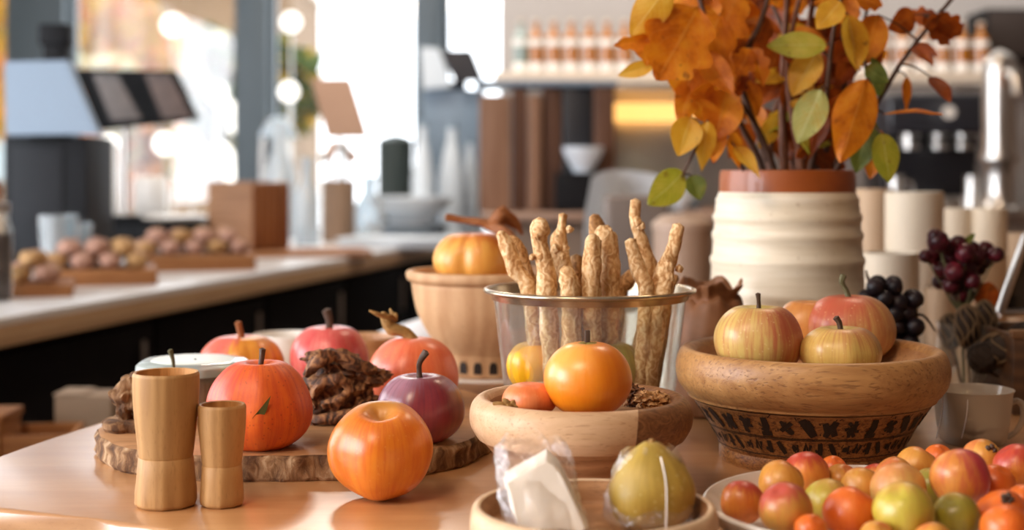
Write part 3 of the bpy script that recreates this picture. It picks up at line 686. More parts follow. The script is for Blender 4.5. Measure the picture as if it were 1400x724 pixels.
LM = {'o': leafmat('orange_leaf', 'b45a0a', 'd87c10', 'e6981e', 'e8a848'), 'r': leafmat('rust_leaf', '6a2c0a', '964208', 'b85c12', 'c07a3a'),
      'y': leafmat('amber_leaf', 'c98a18', 'd8a024', 'dcae3c', 'ead07a'), 'g': leafmat('yellow_green_leaf', '8f9420', 'a9a52c', 'bdb040', 'd8d488'),
      'd': leafmat('green_leaf', '4c5c20', '66702a', '8a8430', 'a8b060'), 'p': leafmat('pale_lime_leaf', 'a8ac58', 'bdbd6c', 'c8a848', 'e4e4b0')}
def leaf_bm(base, ax, nrm, L, W, kind, curl=.3, fold=.25, seed=0):
    """a leaf from base along ax; kind o=oval, l=lobed"""
    bm = bmesh.new(); uvl = bm.loops.layers.uv.new('UVMap')
    ax = ax.normalized(); sd = ax.cross(nrm).normalized(); nn = sd.cross(ax).normalized()
    NV, NU = 26, 9; g = []; uvs = {}
    for i in range(NV):
        v = i/(NV-1)
        w = (sin(pi*v**.75))**.8*(1 if v < .98 else .3)
        if kind == 'l': w *= (.62+.42*abs(sin(3.2*pi*v+.5))**.8)*1.1
        if kind == 's': w = (sin(pi*v**.6))**1.1
        w = max(w, .015)
        row = []
        for j in range(NU):
            u = 2*j/(NU-1)-1
            lobeshift = .12*abs(u)*(1 if kind == 'l' else .3)
            z = fold*abs(u)*w*W*.5-curl*L*(v*v)*.6+.03*L*noise.noise(Vector((u*1.5+seed, v*3, seed)))
            p = base+ax*(L*(v+lobeshift*sin(pi*v)))+sd*(u*w*W*.5)+nn*z
            vt = bm.verts.new(p); uvs[vt] = ((u+1)/2, v); row.append(vt)
        g.append(row)
    for A, B in zip(g, g[1:]):
        for j in range(NU-1):
            f = bm.faces.new((A[j], A[j+1], B[j+1], B[j]))
            for lp in f.loops: lp[uvl].uv = uvs[lp.vert]
    return bm
m_twig = plain('dark_twig_bark', '5a3a26', .75, .3, 150, .4)
m_twigr = plain('reddish_cane_bark', '7c4a2e', .7, .3, 150, .4)
GB = 'autumn branches in the vase'
stems = [
 ('branch of orange leaves leaning far left out of the vase', [(1045, 232, 1.74), (1003, 150, 1.70), (975, 60, 1.68), (945, -40, 1.68), (935, -90, 1.7)], 4.5, m_twig),
 ('branch arching left carrying the large lobed orange leaves', [(1058, 232, 1.76), (1030, 165, 1.72), (975, 100, 1.66), (925, 30, 1.62), (890, -20, 1.6)], 4, m_twig),
 ('thick branch crossing diagonally behind the orange leaves', [(1060, 232, 1.73), (1012, 110, 1.72), (1040, 30, 1.72), (1062, -40, 1.74)], 5, m_twig),
 ('reddish cane rising straight from the middle of the vase', [(1072, 232, 1.75), (1070, 120, 1.76), (1076, 0, 1.78), (1082, -90, 1.8)], 6, m_twigr),
 ('brown cane with rust and amber leaves right of the middle cane', [(1092, 232, 1.76), (1092, 120, 1.78), (1112, 0, 1.82), (1120, -90, 1.84)], 6, m_twigr),
 ('branch with amber and pale lime leaves hanging over the vase front', [(1108, 232, 1.72), (1128, 140, 1.68), (1140, 40, 1.66), (1165, -60, 1.66)], 4.5, m_twig),
 ('slender dark branch sweeping to the upper right', [(1135, 234, 1.75), (1192, 152, 1.74), (1240, 75, 1.74), (1300, 0, 1.76), (1350, -55, 1.78)], 4, m_twig),
 ('short right-hand branch with green leaves beside the vase rim', [(1142, 234, 1.71), (1170, 190, 1.67), (1198, 152, 1.66), (1185, 100, 1.66), (1178, 60, 1.68)], 3.6, m_twig),
 ('drooping branch low on the left with small amber leaves', [(1018, 232, 1.71), (994, 196, 1.67), (966, 176, 1.64), (945, 215, 1.63), (930, 246, 1.63)], 3, m_twig),
 ('back branch filling the top left with rust leaves', [(1050, 232, 1.8), (1010, 120, 1.88), (960, 10, 1.94), (930, -90, 1.98)], 4, m_twig),
 ('back branch filling the top centre with rust leaves', [(1100, 232, 1.81), (1120, 110, 1.9), (1130, 0, 1.95), (1140, -90, 1.98)], 4, m_twigr),
 ('branch of dark orange leaves behind the middle canes', [(1085, 232, 1.8), (1058, 110, 1.86), (1040, 10, 1.9), (1035, -90, 1.92)], 4, m_twigr),
 ('bare brown cane at the right edge of the vase mouth', [(1125, 234, 1.8), (1135, 170, 1.83), (1150, 80, 1.86), (1158, -30, 1.88)], 5, m_twigr),
 ('bare reddish cane in the centre left of the vase mouth', [(1052, 234, 1.79), (1060, 150, 1.8), (1100, 60, 1.8), (1112, -30, 1.82)], 5, m_twigr),
 ('bare grey-brown cane crossing the centre of the bouquet', [(1098, 234, 1.74), (1082, 150, 1.73), (1078, 70, 1.74), (1100, -30, 1.74)], 5.5, m_twigr),
 ('bare dark cane right of centre leaning left', [(1116, 234, 1.76), (1100, 160, 1.77), (1090, 90, 1.8), (1040, -30, 1.82)], 5, m_twig),
 ('bare dark cane leaning right above the vase rim', [(1120, 234, 1.77), (1146, 150, 1.8), (1168, 70, 1.82), (1200, -30, 1.84)], 4, m_twig),
 ('bare thin cane between the left stems above the rim', [(1032, 234, 1.78), (1026, 160, 1.82), (1046, 90, 1.84), (1050, -30, 1.86)], 3.5, m_twigr),
]
# traced leaves: stem, base px/py, tip px/py, depth, width px, colour, kind
LV = [
 (1, 955, 10, 900, 108, 1.62, 96, 'o', 'l'), (0, 985, 20, 935, 135, 1.66, 90, 'o', 'l'), (1, 915, -20, 862, 48, 1.6, 50, 'y', 'o'),
 (1, 905, 52, 840, 62, 1.62, 22, 'o', 'l'), (1, 895, 88, 845, 103, 1.63, 22, 'y', 'o'), (0, 955, 90, 930, 168, 1.66, 40, 'o', 'o'),
 (0, 985, 130, 945, 128, 1.66, 34, 'o', 'o'), (8, 945, 160, 928, 212, 1.63, 44, 'y', 'o'), (8, 968, 165, 958, 238, 1.62, 30, 'y', 's'),
 (0, 945, 138, 988, 168, 1.64, 30, 'o', 'o'), (8, 935, 236, 888, 280, 1.63, 48, 'g', 'o'), (8, 945, 240, 958, 272, 1.66, 30, 'd', 'o'),
 (0, 1010, -10, 975, 70, 1.7, 60, 'o', 'l'), (2, 1045, 20, 1010, 100, 1.74, 60, 'r', 'l'), (3, 1068, 60, 1040, 130, 1.8, 50, 'r', 'o'),
 (5, 1130, 62, 1050, 58, 1.66, 40, 'g', 'o'), (5, 1118, 70, 1082, 130, 1.68, 46, 'y', 'o'), (5, 1122, 122, 1090, 196, 1.64, 46, 'p', 'o'),
 (7, 1185, 108, 1150, 222, 1.63, 62, 'o', 'o'), (7, 1150, 130, 1120, 200, 1.68, 36, 'r', 'o'), (5, 1160, 20, 1172, 96, 1.66, 46, 'y', 'o'),
 (6, 1200, 20, 1180, 90, 1.72, 44, 'o', 'o'), (7, 1190, 160, 1170, 236, 1.65, 42, 'd', 'o'), (7, 1200, 175, 1190, 245, 1.68, 34, 'o', 'o'),
 (7, 1205, 182, 1222, 248, 1.62, 48, 'g', 'o'), (7, 1208, 156, 1288, 150, 1.66, 20, 'o', 'o'), (6, 1205, 130, 1196, 80, 1.7, 34, 'd', 'o'),
 (6, 1278, 22, 1318, 52, 1.75, 36, 'r', 'l'), (6, 1262, 20, 1300, 60, 1.76, 34, 'r', 'l'), (6, 1272, 105, 1300, 138, 1.76, 26, 'r', 'o'),
 (6, 1240, 105, 1242, 152, 1.76, 16, 'o', 's'), (6, 1250, 20, 1215, 40, 1.76, 36, 'r', 'o'), (8, 1000, 180, 1012, 232, 1.66, 26, 'o', 's'),
 (8, 985, 170, 975, 222, 1.65, 26, 'o', 'o'), (2, 1015, 110, 1035, 160, 1.72, 36, 'o', 'o'), (3, 1068, 150, 1040, 205, 1.76, 32, 'y', 'o'),
 (4, 1095, 140, 1120, 190, 1.8, 36, 'r', 'o'), (5, 1128, 150, 1108, 215, 1.69, 26, 'r', 's'), (0, 960, 0, 905, -10, 1.68, 60, 'o', 'l'),
 (7, 1183, 92, 1215, 112, 1.66, 30, 'd', 'o'), (8, 1005, 200, 1040, 238, 1.66, 24, 'y', 's'), (2, 1030, 60, 985, 105, 1.72, 44, 'r', 'o'),
 (12, 1145, 110, 1160, 160, 1.85, 30, 'r', 'o'), (0, 975, 60, 1010, 120, 1.7, 44, 'o', 'l'), (1, 905, 20, 885, 90, 1.61, 52, 'o', 'l')]
rnd = random.Random(5)
def auto(si, n_, cols, x0=0, L0=55, lo=.35):
    pts = stems[si][1]
    for k in range(n_):
        f = rnd.uniform(lo, .98 if lo > .3 else .7)*(len(pts)-1); i = int(f); t_ = f-i
        a_, b_ = pts[i], pts[min(i+1, len(pts)-1)]
        px, py, d = (a_[q]+(b_[q]-a_[q])*t_ for q in range(3))
        an = rnd.uniform(0, 2*pi); L = rnd.uniform(.7, 1.3)*L0
        LV.append((si, px, py, px+L*cos(an), py+abs(L*sin(an))*.9, d+rnd.uniform(-.05, .05), rnd.uniform(.5, .75)*L, rnd.choice(cols), rnd.choice('lo')))
auto(9, 20, 'oorr', L0=62); auto(10, 18, 'orrr', L0=60); auto(11, 18, 'orr', L0=60); auto(3, 8, 'roo'); auto(4, 10, 'ryo'); auto(0, 6, 'oor', L0=60); auto(2, 6, 'or'); auto(12, 4, 'ry', L0=40); auto(5, 4, 'oy'); auto(1, 3, 'o', L0=65); auto(6, 6, 'ror', L0=40); auto(10, 16, 'rrr', L0=58, lo=.12); auto(11, 14, 'rr', L0=58, lo=.12); auto(9, 10, 'ro', L0=50, lo=.2); auto(12, 8, 'rr', L0=46, lo=.1); auto(17, 8, 'ro', L0=44, lo=.2); auto(16, 8, 'rro', L0=50, lo=.2); auto(13, 9, 'rry', L0=50, lo=.12); auto(15, 9, 'rr', L0=46, lo=.12); auto(14, 7, 'ryg', L0=42, lo=.2)
for si, (lb, pts, w, mt) in enumerate(stems):
    W_ = [P(*p) for p in pts]
    foot = Vector((VC[0]+(W_[0].x-VC[0])*-.25, VC[1]+(W_[0].y-VC[1])*-.25, .03))
    mouth = Vector((VC[0]+(W_[0].x-VC[0])*.95, VC[1]+(W_[0].y-VC[1])*.9, W_[0].z-.01)) 
    full = [foot, foot.lerp(mouth, .5), mouth]+W_[1:]
    root = thing('autumn_branch', lb, 'branch', foot, group=GB)
    bm = bmesh.new(); s_ = 1.74/F
    tube(bm, [tuple(p-foot) for p in full], [w*s_]*3+[w*s_*(1-.6*k/len(W_)) for k in range(1, len(W_))], seg=10, n=8, rough=.25, seed=si)
    path = smooth_prof([tuple(p) for p in full], 12)
    for li, (s2, bx, by, tx, ty, d, wd, cl, kd) in enumerate(LV):
        if s2 != si: continue
        b_ = P(bx, by, d); q = min(path, key=lambda p: (Vector(p)-b_).length+abs(p[2]+.01-b_.z)*.3)
        if (Vector(q)-b_).length > .001: tube(bm, [tuple(Vector(q)-foot), tuple((Vector(q)+b_)/2-foot+Vector((0, 0, .004))), tuple(b_-foot)], [.0014, .0011, .0009], seg=6, n=4)
    obj('stem', bm, mt, root)
    for li, (s2, bx, by, tx, ty, d, wd, cl, kd) in enumerate(LV):
        if s2 != si: continue
        rl = random.Random(li*13+1)
        b_ = P(bx, by, d); e_ = P(tx, ty, d+rl.uniform(-.04, .025)); ax = e_-b_
        nr = Vector((rl.uniform(-.45, .45), -1, rl.uniform(-.2, .5)))
        if li in (25,): nr = Vector((.1, -.35, 1))
        obj('leaf', leaf_bm(b_-foot, ax, nr, ax.length, wd/F*d, kd, rl.uniform(.02, .3) if li < 45 else rl.uniform(-.5, .6), rl.uniform(-.15, .45) if li < 45 else rl.uniform(-.2, .9), li), LM[cl], root, sharp=180)

# ------------------------------------------------------------------ dark grapes, berries, dried heads
def berrymat(name, cols, rg):
    n = N(name); c = n.coord('Generated'); o = n.coord()
    n.bsdf(n.ramp(n.noise(o, 60, 4, .6), [(.3, cols[0]), (.55, cols[1]), (.72, cols[2])]), rg, coat=.1, croug=.3, spec=.3); return n.m
m_grape = berrymat('dark_grape_skin', ['0c080c', '180d14', '34201f'], .5)
m_berry = berrymat('burgundy_berry_skin', ['22080e', '4c101c', '74202a'], .38)
t = thing('small_dark_bowl', 'small dark bowl mostly hidden behind the carved bowl under black grapes', 'bowl', (X(1220, 1.62), 1.62, 0))
obj('bowl_wall', latm(smooth_prof([(0, 0), (.028, 0), (.03, .004), (.02, .012), (.034, .03), (.046, .06), (.045, .062), (.041, .058), (.02, .035), (0, .032)], 4), 48), m_black, t)
t = thing('grape_bunch', 'heap of near-black grapes behind the right rim of the carved bowl', 'grapes', (X(1220, 1.62), 1.62, .034))
q = t.location; k = 0; rb = random.Random(3)
cand = []
for py in range(392, 520, 19):
    for px in range(1178, 1264, 21):
        for dd in (-.024, 0, .022):
            w_ = 44-abs(py-440)*.12-(18 if py < 400 else 0)
            if abs(px+((py//19) % 2)*8-1216) > w_: continue
            cand.append((px+((py//19) % 2)*8+rb.uniform(-4, 4), py+rb.uniform(-4, 4), 1.62+dd+rb.uniform(-.005, .005), rb.uniform(11, 13.5)))
for (px, py, d, rp) in cand[:95]:
    p = P(px, py, d)-q; p.z = max(p.z, .012)
    if p.z < .02: p.x *= .5; p.y *= .5
    bm = bmesh.new(); blob(bm, p, rp/F*d, 3, .04, 1, px); obj('grape', bm, m_grape, t)
bm = bmesh.new(); tube(bm, [(0, 0, .03), (-.004, 0, .08), (-.025, 0, .115), (-.03, 0, .13)], [.0025, .0025, .002, .001], seg=8); tube(bm, [(.0, 0, .05), (.03, 0, .08), (.046, -.01, .062)], [.002, .0018, .001], seg=8)
obj('stalk', bm, m_stem, t)

t = thing('glass_jar', 'clear glass jar behind the bowl holding the berry sprig and seed heads', 'jar', (X(1322, 1.74), 1.74, 0))
zj = Z(440, 1.74)
obj('glass_wall', latm([(0, .0), (.03, 0), (.036, .004), (.038, .05), (.035, zj-.01), (.038, zj), (.0365, zj), (.0335, zj-.01), (.0365, .05), (.034, .006), (0, .004)], 64), m_glass, t)
t = thing('berry_sprig', 'sprig of burgundy berries with a small green leaf standing in the glass jar', 'berries', (X(1318, 1.74), 1.74, .01))
q = t.location
bp = [(1283, 330, 15), (1298, 338, 13), (1275, 350, 12), (1310, 332, 11), (1300, 352, 14), (1320, 346, 14), (1335, 352, 13), (1347, 342, 13), (1362, 348, 11), (1288, 368, 13), (1305, 372, 14), (1322, 366, 15), (1338, 366, 11), (1300, 390, 12), (1316, 386, 14), (1330, 384, 11), (1312, 402, 12), (1325, 403, 10), (1265, 350, 9), (1350, 358, 9), (1278, 322, 10), (1330, 338, 9), (1285, 385, 11)]
ctr = P(1316, 430, 1.74)-q
bs = bmesh.new(); tube(bs, [(0, 0, 0), tuple(ctr*.6), tuple(ctr), tuple(P(1312, 380, 1.74)-q)], [.002, .002, .002, .0015], seg=8)
for i, (px, py, rp) in enumerate(bp):
    p = P(px, py, 1.74+((i*7) % 5-2)*.009)-q
    bm = bmesh.new(); blob(bm, p, rp/F*1.74, 3, .07, 1, i*2.3); obj('berry', bm, m_berry, t)
    tube(bs, [tuple(ctr), tuple((ctr+p)/2+Vector((0, 0, -.004))), tuple(p)], [.0012, .001, .0008], seg=6, n=3)
obj('stem', bs, m_stemg, t)
b_ = P(1316, 336, 1.73)-q; e_ = P(1334, 318, 1.73)-q
obj('leaf', leaf_bm(b_, e_-b_, Vector((0, -1, .4)), .022, .009, 'o', .1, .2, 3), LM['d'], t)
b_ = P(1352, 385, 1.75)-q; e_ = P(1345, 425, 1.75)-q
obj('leaf', leaf_bm(b_, e_-b_, Vector((0, -1, .2)), .04, .03, 'o', .1, .2, 5), LM['r'], t)
m_net = plain('dry_seed_husk', '8c6e4c', .8, .4, 120, .5); m_netd = plain('dark_seed_husk', '3a2a1e', .85, .4, 120, .5)
def seed_head(px, py, d, rp, hp, lb, base, dark, seed, par=None):
    t = thing('seed_head', lb, 'dried flower', base, group='dried seed heads behind the glass mug'); c = P(px, py, d)-base; r = rp/F*d; h = hp/F*d
    bm = bmesh.new(); blob(bm, c, r*.9, 3, .12, 1.5, seed, (1, 1, h/r/2)); obj('pod', bm, m_netd, t)
    bm = bmesh.new()
    for k in range(14):
        a_ = 2*pi*k/14
        tube(bm, [tuple(c+Vector((r*sin(ph)*cos(a_+.5*sin(ph*3+k)), r*sin(ph)*sin(a_+.5*sin(ph*3+k)), h/2*cos(ph)))) for ph in [pi*i/10 for i in range(11)]], .0011, seg=5, n=2)
    obj('fibres', bm, m_netd if dark else m_net, t)
    obj('stem', tubem([(0, 0, 0), tuple(c*.5), tuple(c-Vector((0, 0, h*.45)))], .0016, seg=6), m_stem, t)
jb = Vector((X(1322, 1.74), 1.74, .01))
seed_head(1300, 452, 1.735, 17, 50, 'net-like seed head low at the left in the glass jar', jb+Vector((-.006, 0, 0)), 0, 2)
seed_head(1322, 446, 1.71, 17, 60, 'net-like seed head in the middle of the glass jar', jb+Vector((0, -.01, 0)), 0, 4)
seed_head(1346, 440, 1.735, 17, 60, 'taller net-like seed head at the right of the glass jar', jb+Vector((.008, 0, 0)), 0, 6)
t = thing('wooden_crate', 'dark wooden crate at the right edge holding the dried flower heads', 'crate', (X(1400, 1.72), 1.69, 0))
bm = bmesh.new(); z0 = Z(452, 1.66)
w_ = .075
for (a0, a1, b0, b1) in ((-.05, .12, -.075, -.067), (-.05, .12, .067, .075), (-.05, -.042, -.067, .067), (.112, .12, -.067, .067)):
    box(bm, a0, a1, b0, b1, 0, z0, .0015)
obj('crate_walls', bm, wood('dark_crate_wood', '3c2616', '5c3d24', '20130a', 2, 0, .6), t)
obj('crate_floor', boxm(-.042, .112, -.067, .067, .002, .012), m_black, t)
obj('lip', boxm(-.052, .122, -.077, -.066, z0-.004, z0+.006, .0015), wood('worn_lip_wood', '5a3b22', '7b5633', '2c1a0e', 2, 0, .6), t)
cb = Vector((X(1400, 1.72), 1.69, .012))
seed_head(1375, 478, 1.665, 36, 50, 'large dark woven seed head at the front left of the crate', cb+Vector((-.02, -.03, 0)), 0, 8)
seed_head(1345, 489, 1.66, 22, 42, 'small dark seed head leaning out at the left corner of the crate', cb+Vector((-.03, -.02, 0)), 1, 10)
seed_head(1405, 470, 1.70, 32, 60, 'dark seed head cut by the right edge of the photo', cb+Vector((.02, 0, 0)), 1, 12)
# tilted framed glass at the right edge
t = thing('framed_panel', 'tilted silver-framed glass panel cut by the right edge above the crate', 'frame', P(1366, 428, 1.82))
ax = P(1403, 322, 1.82)-P(1366, 428, 1.82)
bm = bmesh.new(); tube(bm, [(0, 0, 0), tuple(ax)], .0062, n=1, seg=12); tube(bm, [tuple(ax), tuple(ax+Vector((.16, .05, .0)))], .0062, n=1, seg=12); tube(bm, [(0, 0, 0), (.16, .05, 0)], .0062, n=1, seg=12)
obj('metal_frame', bm, m_steel, t)
bm = bmesh.new(); box(bm, 0, .1, 0, .003, 0, .1); 
for v in bm.verts: v.co = Vector((v.co.x*1.6, v.co.x*.5+v.co.y, 0))+ax*(v.co.z/.1)
obj('glass_pane', bm, plain('dark_glass_pane', '35322f', .08, .05, 5, 0), t)
obj('support', tubem([(.08, .03, 0), (.09, .07, -.03), (.1, .1, -P(1366, 428, 1.82).z)], .006, seg=10), m_steel, t)

# ------------------------------------------------------------------ cream canisters and cups behind the berries
G = 'cream ceramic canisters behind the vase'
m_can = plain('matt_cream_ceramic', 'd9c8ae', .6, .05, 15, .05); m_tan = plain('matt_tan_ceramic', 'b99c7c', .65, .05, 15, .05)
def canister(lb, px, top, d, rp, mat, name='canister', z0=0, group=G, cat='canister'):
    t = thing(name, lb, cat, (X(px, d), d, z0), group=group); r = rp/F*d; z = Z(top, d)-z0
    obj('wall', latm([(0, 0), (r*.97, 0), (r, .003), (r, z-.004), (r*.97, z), (r*.9, z), (r*.89, z-.004), (r*.88, z*.3), (0, z*.25)], 64), mat, t)
    return t
canister('tall cream canister between the vase and berry sprig', 1250, 262, 2.28, 39, m_can)
canister('short cream canister in front of the tall cream one', 1217, 345, 2.08, 39, m_can)
canister('beige canister partly hidden between vase and tall canister', 1196, 258, 2.5, 26, m_tan)
canister('wide tan canister standing behind the burgundy berries', 1322, 345, 2.5, 64, m_tan)
zc = Z(345, 2.5); G2 = 'small cream cups stacked behind the berries'
canister('small cream cup on the wide canister, left one', 1307, 284, 2.5, 22, m_can, 'cup', zc, G2, 'cup')
canister('small cream cup on the wide canister, right one', 1352, 284, 2.48, 24, m_can, 'cup', zc, G2, 'cup')
canister('little tan cup right of the wide tan canister', 1398, 318, 2.35, 19, m_tan, 'cup', 0, G2, 'cup')
canister('narrow tan canister right behind the glass jar', 1285, 392, 2.05, 22, m_tan)

# ------------------------------------------------------------------ glass mug
MG = (X(1330, 1.45), 1.45)
t = thing('glass_mug', 'smoky frosted mug with a curved handle behind the apricots', 'mug', (MG[0], MG[1], 0))
s = 1.45/F; zm = Z(531, 1.45)
obj('mug_wall', latm([(0, 0), (38*s, 0), (44*s, .004), (48*s, .02), (50*s, zm*.6), (53*s, zm-.003), (55*s, zm), (52.5*s, zm), (51*s, zm-.004), (47.5*s, zm*.6), (45*s, .02), (0, .006)], 64), m_mugglass, t)
obj('handle', tubem([(50*s, 0, zm*.72), (60*s, 0, zm*.78), (69*s, 0, zm*.68), (68*s, 0, zm*.42), (58*s, 0, zm*.2), (47*s, 0, zm*.1)], [4*s, 4*s, 4.5*s, 4.5*s, 4*s, 4*s], seg=12), m_mugglass, t)
bm = bmesh.new()
for px in (1295, 1330): tube(bm, [(X(px, 1.4)-MG[0], -47*s, zm*.95), (X(px-2, 1.4)-MG[0], -47.5*s, zm*.6), (X(px-8, 1.4)-MG[0], -45*s, zm*.2)], .0005, seg=6)
obj('seams', bm, m_white, t)

# ------------------------------------------------------------------ pale tray, wrapped cheese, wrapped quince
TC = (X(812, 1.0), 1.0)
t = thing('round_tray', 'pale round wooden tray at the very front under the two wrapped foods', 'tray', (TC[0], TC[1], 0))
rt = 168/F*1.0
obj('tray', latm(smooth_prof([(0, 0), (rt*.8, 0), (rt*.93, .004), (rt, .018), (rt*1.005, .033), (rt*.985, .041), (rt*.95, .043), (rt*.925, .042)], 4), 96), m_tray, t)
obj('tray_floor', latm(smooth_prof([(rt*.925, .042), (rt*.915, .038), (rt*.9, .031), (rt*.86, .0245), (rt*.6, .0225), (0, .0225)], 4), 96), m_oak, t)
TZ = .0227
def bag_bm(c, rx, ry, h, seed, top_w=.75, lean=0.0, amp=.09, pts=None, spikes=3):
    bm = bmesh.new(); seg, nr = 64, 30; R = []
    for i in range(nr):
        v = i/(nr-1); w = (1-(1-min(v/.12, 1))**2*.35)*(1-(1-top_w)*v**2)*(1 if v < .93 else 1-(v-.93)*3)
        R.append([bm.verts.new((c[0]+lean*v+rx*w*cos(a)*(1+amp*noise.noise(Vector((cos(a)*2.2, sin(a)*2.2, v*4+seed)))+amp*.6*noise.noise(Vector((cos(a)*6, sin(a)*6, v*9+seed)))),
                                c[1]+ry*w*(1-.35*v)*sin(a)*(1+amp*noise.noise(Vector((cos(a)*2.2+4, sin(a)*2.2, v*4+seed)))),
                                c[2]+h*v+(h*.12*noise.noise(Vector((cos(a)*2.5, sin(a)*2.5, seed)))*v))) for a in [2*pi*j/seg for j in range(seg)]])
    for A, B in zip(R, R[1:]):
        for j in range(seg): bm.faces.new((A[j], A[(j+1) % seg], B[(j+1) % seg], B[j]))
    bm.faces.new(R[0])
    return bm
m_cheese = plain('white_crumbly_cheese', 'f0e3d2', .75, .06, 60, .5, sss=.15, ss=.01, sr=(1, .8, .6))
t = thing('cheese_block', 'wedge of white crumbly cheese inside a clear plastic bag', 'cheese', (X(742, 1.0), 1.0, TZ))
bm = bmesh.new()
pts = [(690, 655), (748, 626), (766, 640), (802, 712), (790, 716), (712, 712), (704, 700)]
q = t.location
for yy, sc_, dx in ((-.014, .96, 0), (-.016, .9, 0), (.016, .96, .004), (.018, .88, .004)): pass
fr = []
for dd, k_ in ((.982, .93), (.986, 1), (1.014, 1), (1.018, .92)):
    row = []
    for px, py in pts:
        cx_, cy_ = 745, 678
        v = P(cx_+(px-cx_)*k_, cy_+(py-cy_)*k_, 1.0)-q; v.y = dd-1.0; v.z = max(v.z, .001); row.append(bm.verts.new(v))
    fr.append(row)
for A, B in zip(fr, fr[1:]):
    for j in range(len(pts)): bm.faces.new((A[j], A[(j+1) % len(pts)], B[(j+1) % len(pts)], B[j]))
bm.faces.new(fr[0]); bm.faces.new(fr[-1])
bmesh.ops.triangulate(bm, faces=bm.faces[:]); bmesh.ops.subdivide_edges(bm, edges=bm.edges[:], cuts=3, use_grid_fill=True)
for v in bm.verts: v.co.y += (v.co.z-.02)*.55; v.co += Vector((1, 1, 1))*.0013*noise.noise(v.co*130)+Vector((0, 0, .0008))*noise.noise(v.co*300)
obj('cheese', bm, m_cheese, t, sharp=35)
t = thing('plastic_bag', 'crinkled clear plastic bag wrapped around the white cheese wedge', 'bag', (X(740, 1.0), 1.0, TZ))
bm = bag_bm((.004, 0, .001), .0295, .024, .062, 3, .8, -.012, .13)
for v in bm.verts: v.co.y += (v.co.z-.02)*.5
obj('bag', bm, m_wrap, t, sharp=25)
m_quince = fruitmat('pale_quince_skin', ['ad9038', 'bd9c44', 'a8923e'], '94782c', .45, 'e4d294', .5, None, k=4, h=.07, rough=.5, coat=.05, bump=.25)
t = thing('quince', 'knobbly yellow-green quince with a pointed top wrapped in clear plastic', 'fruit', (X(890, 1.02), 1.02, TZ-.0005))
bm = latm(smooth_prof([(0, 0.002), (.014, 0), (.026, .007), (.0305, .02), (.030, .032), (.022, .046), (.012, .0555), (.0065, .0595), (.003, .0605), (0, .0585)], 5), 72,
          fn=lambda r, z, a: (r*(1+.05*cos(3*a+1)+.06*noise.noise(Vector((cos(a)*1.6, sin(a)*1.6, z*40)))), z))
obj('flesh', bm, m_quince, t, sharp=180)
obj('stem', tubem([(0, 0, .058), (.001, 0, .062)], [.003, .0022], seg=8), m_dry, t)
t = thing('plastic_bag', 'clear plastic bag with a white seam wrapped around the quince', 'bag', (X(888, 1.02), 1.02, TZ))
bm = bag_bm((0, 0, .0005), .0338, .0325, .055, 8, .55, .0, .05)
obj('bag', bm, m_wrap, t, sharp=25)
obj('seam', tubem([(.006, -.020, .053), (.0085, -.0295, .038), (.0085, -.0345, .02), (.008, -.0335, .004)], .0006, seg=6), m_white, t)
for (x_, z_, l_) in ((-.03, .006, .012), (-.024, .001, .02), (.03, .004, .02)):
    bm = bmesh.new(); vs_ = [bm.verts.new(p) for p in ((x_, -.016, z_), (x_-l_*.2*(1 if x_ < 0 else -1), -.026, z_+.012), (x_-l_*(1 if x_ < 0 else -1), -.024, z_+.002), (x_-l_*.7*(1 if x_ < 0 else -1), -.012, z_))]
    bm.faces.new(vs_); bmesh.ops.subdivide_edges(bm, edges=bm.edges[:], cuts=2, use_grid_fill=True); obj('bag_corner', bm, m_wrap, t)
pass

# ------------------------------------------------------------------ white dish of apricots
DC = (.276, 1.052)
t = thing('shallow_dish', 'wide shallow white dish at the front right heaped with apricots and plums', 'dish', (DC[0], DC[1], 0))
rd = .133
obj('dish', latm(smooth_prof([(0, .0), (rd*.7, 0), (rd*.75, .003), (rd*.92, .014), (rd, .0285), (rd*1.003, .031), (rd*.99, .0325), (rd*.975, .030), (rd*.9, .0165), (rd*.72, .0105), (0, .010)], 4), 128), m_white, t)
FM = {
 'red': fruitmat('apricot_red_skin', ['d8782c', 'de8a36', 'e09440'], 'd0602c', .4, None, 0, 'b8382c', (.1, -.3, .8), (-.1, .6), None, 3, .4, h=.04, scl=2),
 'coral': fruitmat('apricot_coral_skin', ['c07a30', 'c88a38', 'b89040'], 'c06030', .4, None, 0, 'b84a3a', (-.3, -.2, .8), (-.1, .6), None, 3, .42, h=.04, scl=2),
 'orange': fruitmat('apricot_orange_skin', ['dc641a', 'e57020', 'ea8030'], 'd8541a', .4, 'c8501a', .25, None, k=3, h=.04, rough=.4, scl=2),
 'gold': fruitmat('apricot_golden_skin', ['cf8a34', 'd8983e', 'dda448'], 'c87430', .4, None, 0, 'd0703c', (.5, -.2, .6), (.3, 1), None, 3, .42, h=.04, scl=2),
 'yellow': fruitmat('plum_yellow_green_skin', ['b8a636', 'c4b140', 'c9ae48'], 'b08a34', .35, None, 0, 'cc9a4a', (-.4, .1, .8), (.3, 1), None, 3, .38, h=.04, scl=2),
 'pale': fruitmat('apricot_pale_skin', ['d2a050', 'dcae5c', 'd8b060'], 'c88a44', .35, None, 0, 'd88a50', (.4, 0, .8), (.2, 1), None, 3, .42, h=.04, scl=2),
 'pink': fruitmat('peach_pink_red_skin', ['d08030', 'd58a3a', 'c98a34'], 'b84038', .5, None, 0, 'b83a44', (-.85, -.1, .4), (-.1, .7), None, 3, .4, h=.04, scl=2),
 'olive': fruitmat('plum_olive_skin', ['8a8024', '968a2a', '9c8c34'], '7a6a20', .4, None, 0, 'a8823a', (-.3, .2, .8), (.3, 1), None, 3, .38, h=.04, scl=2)}
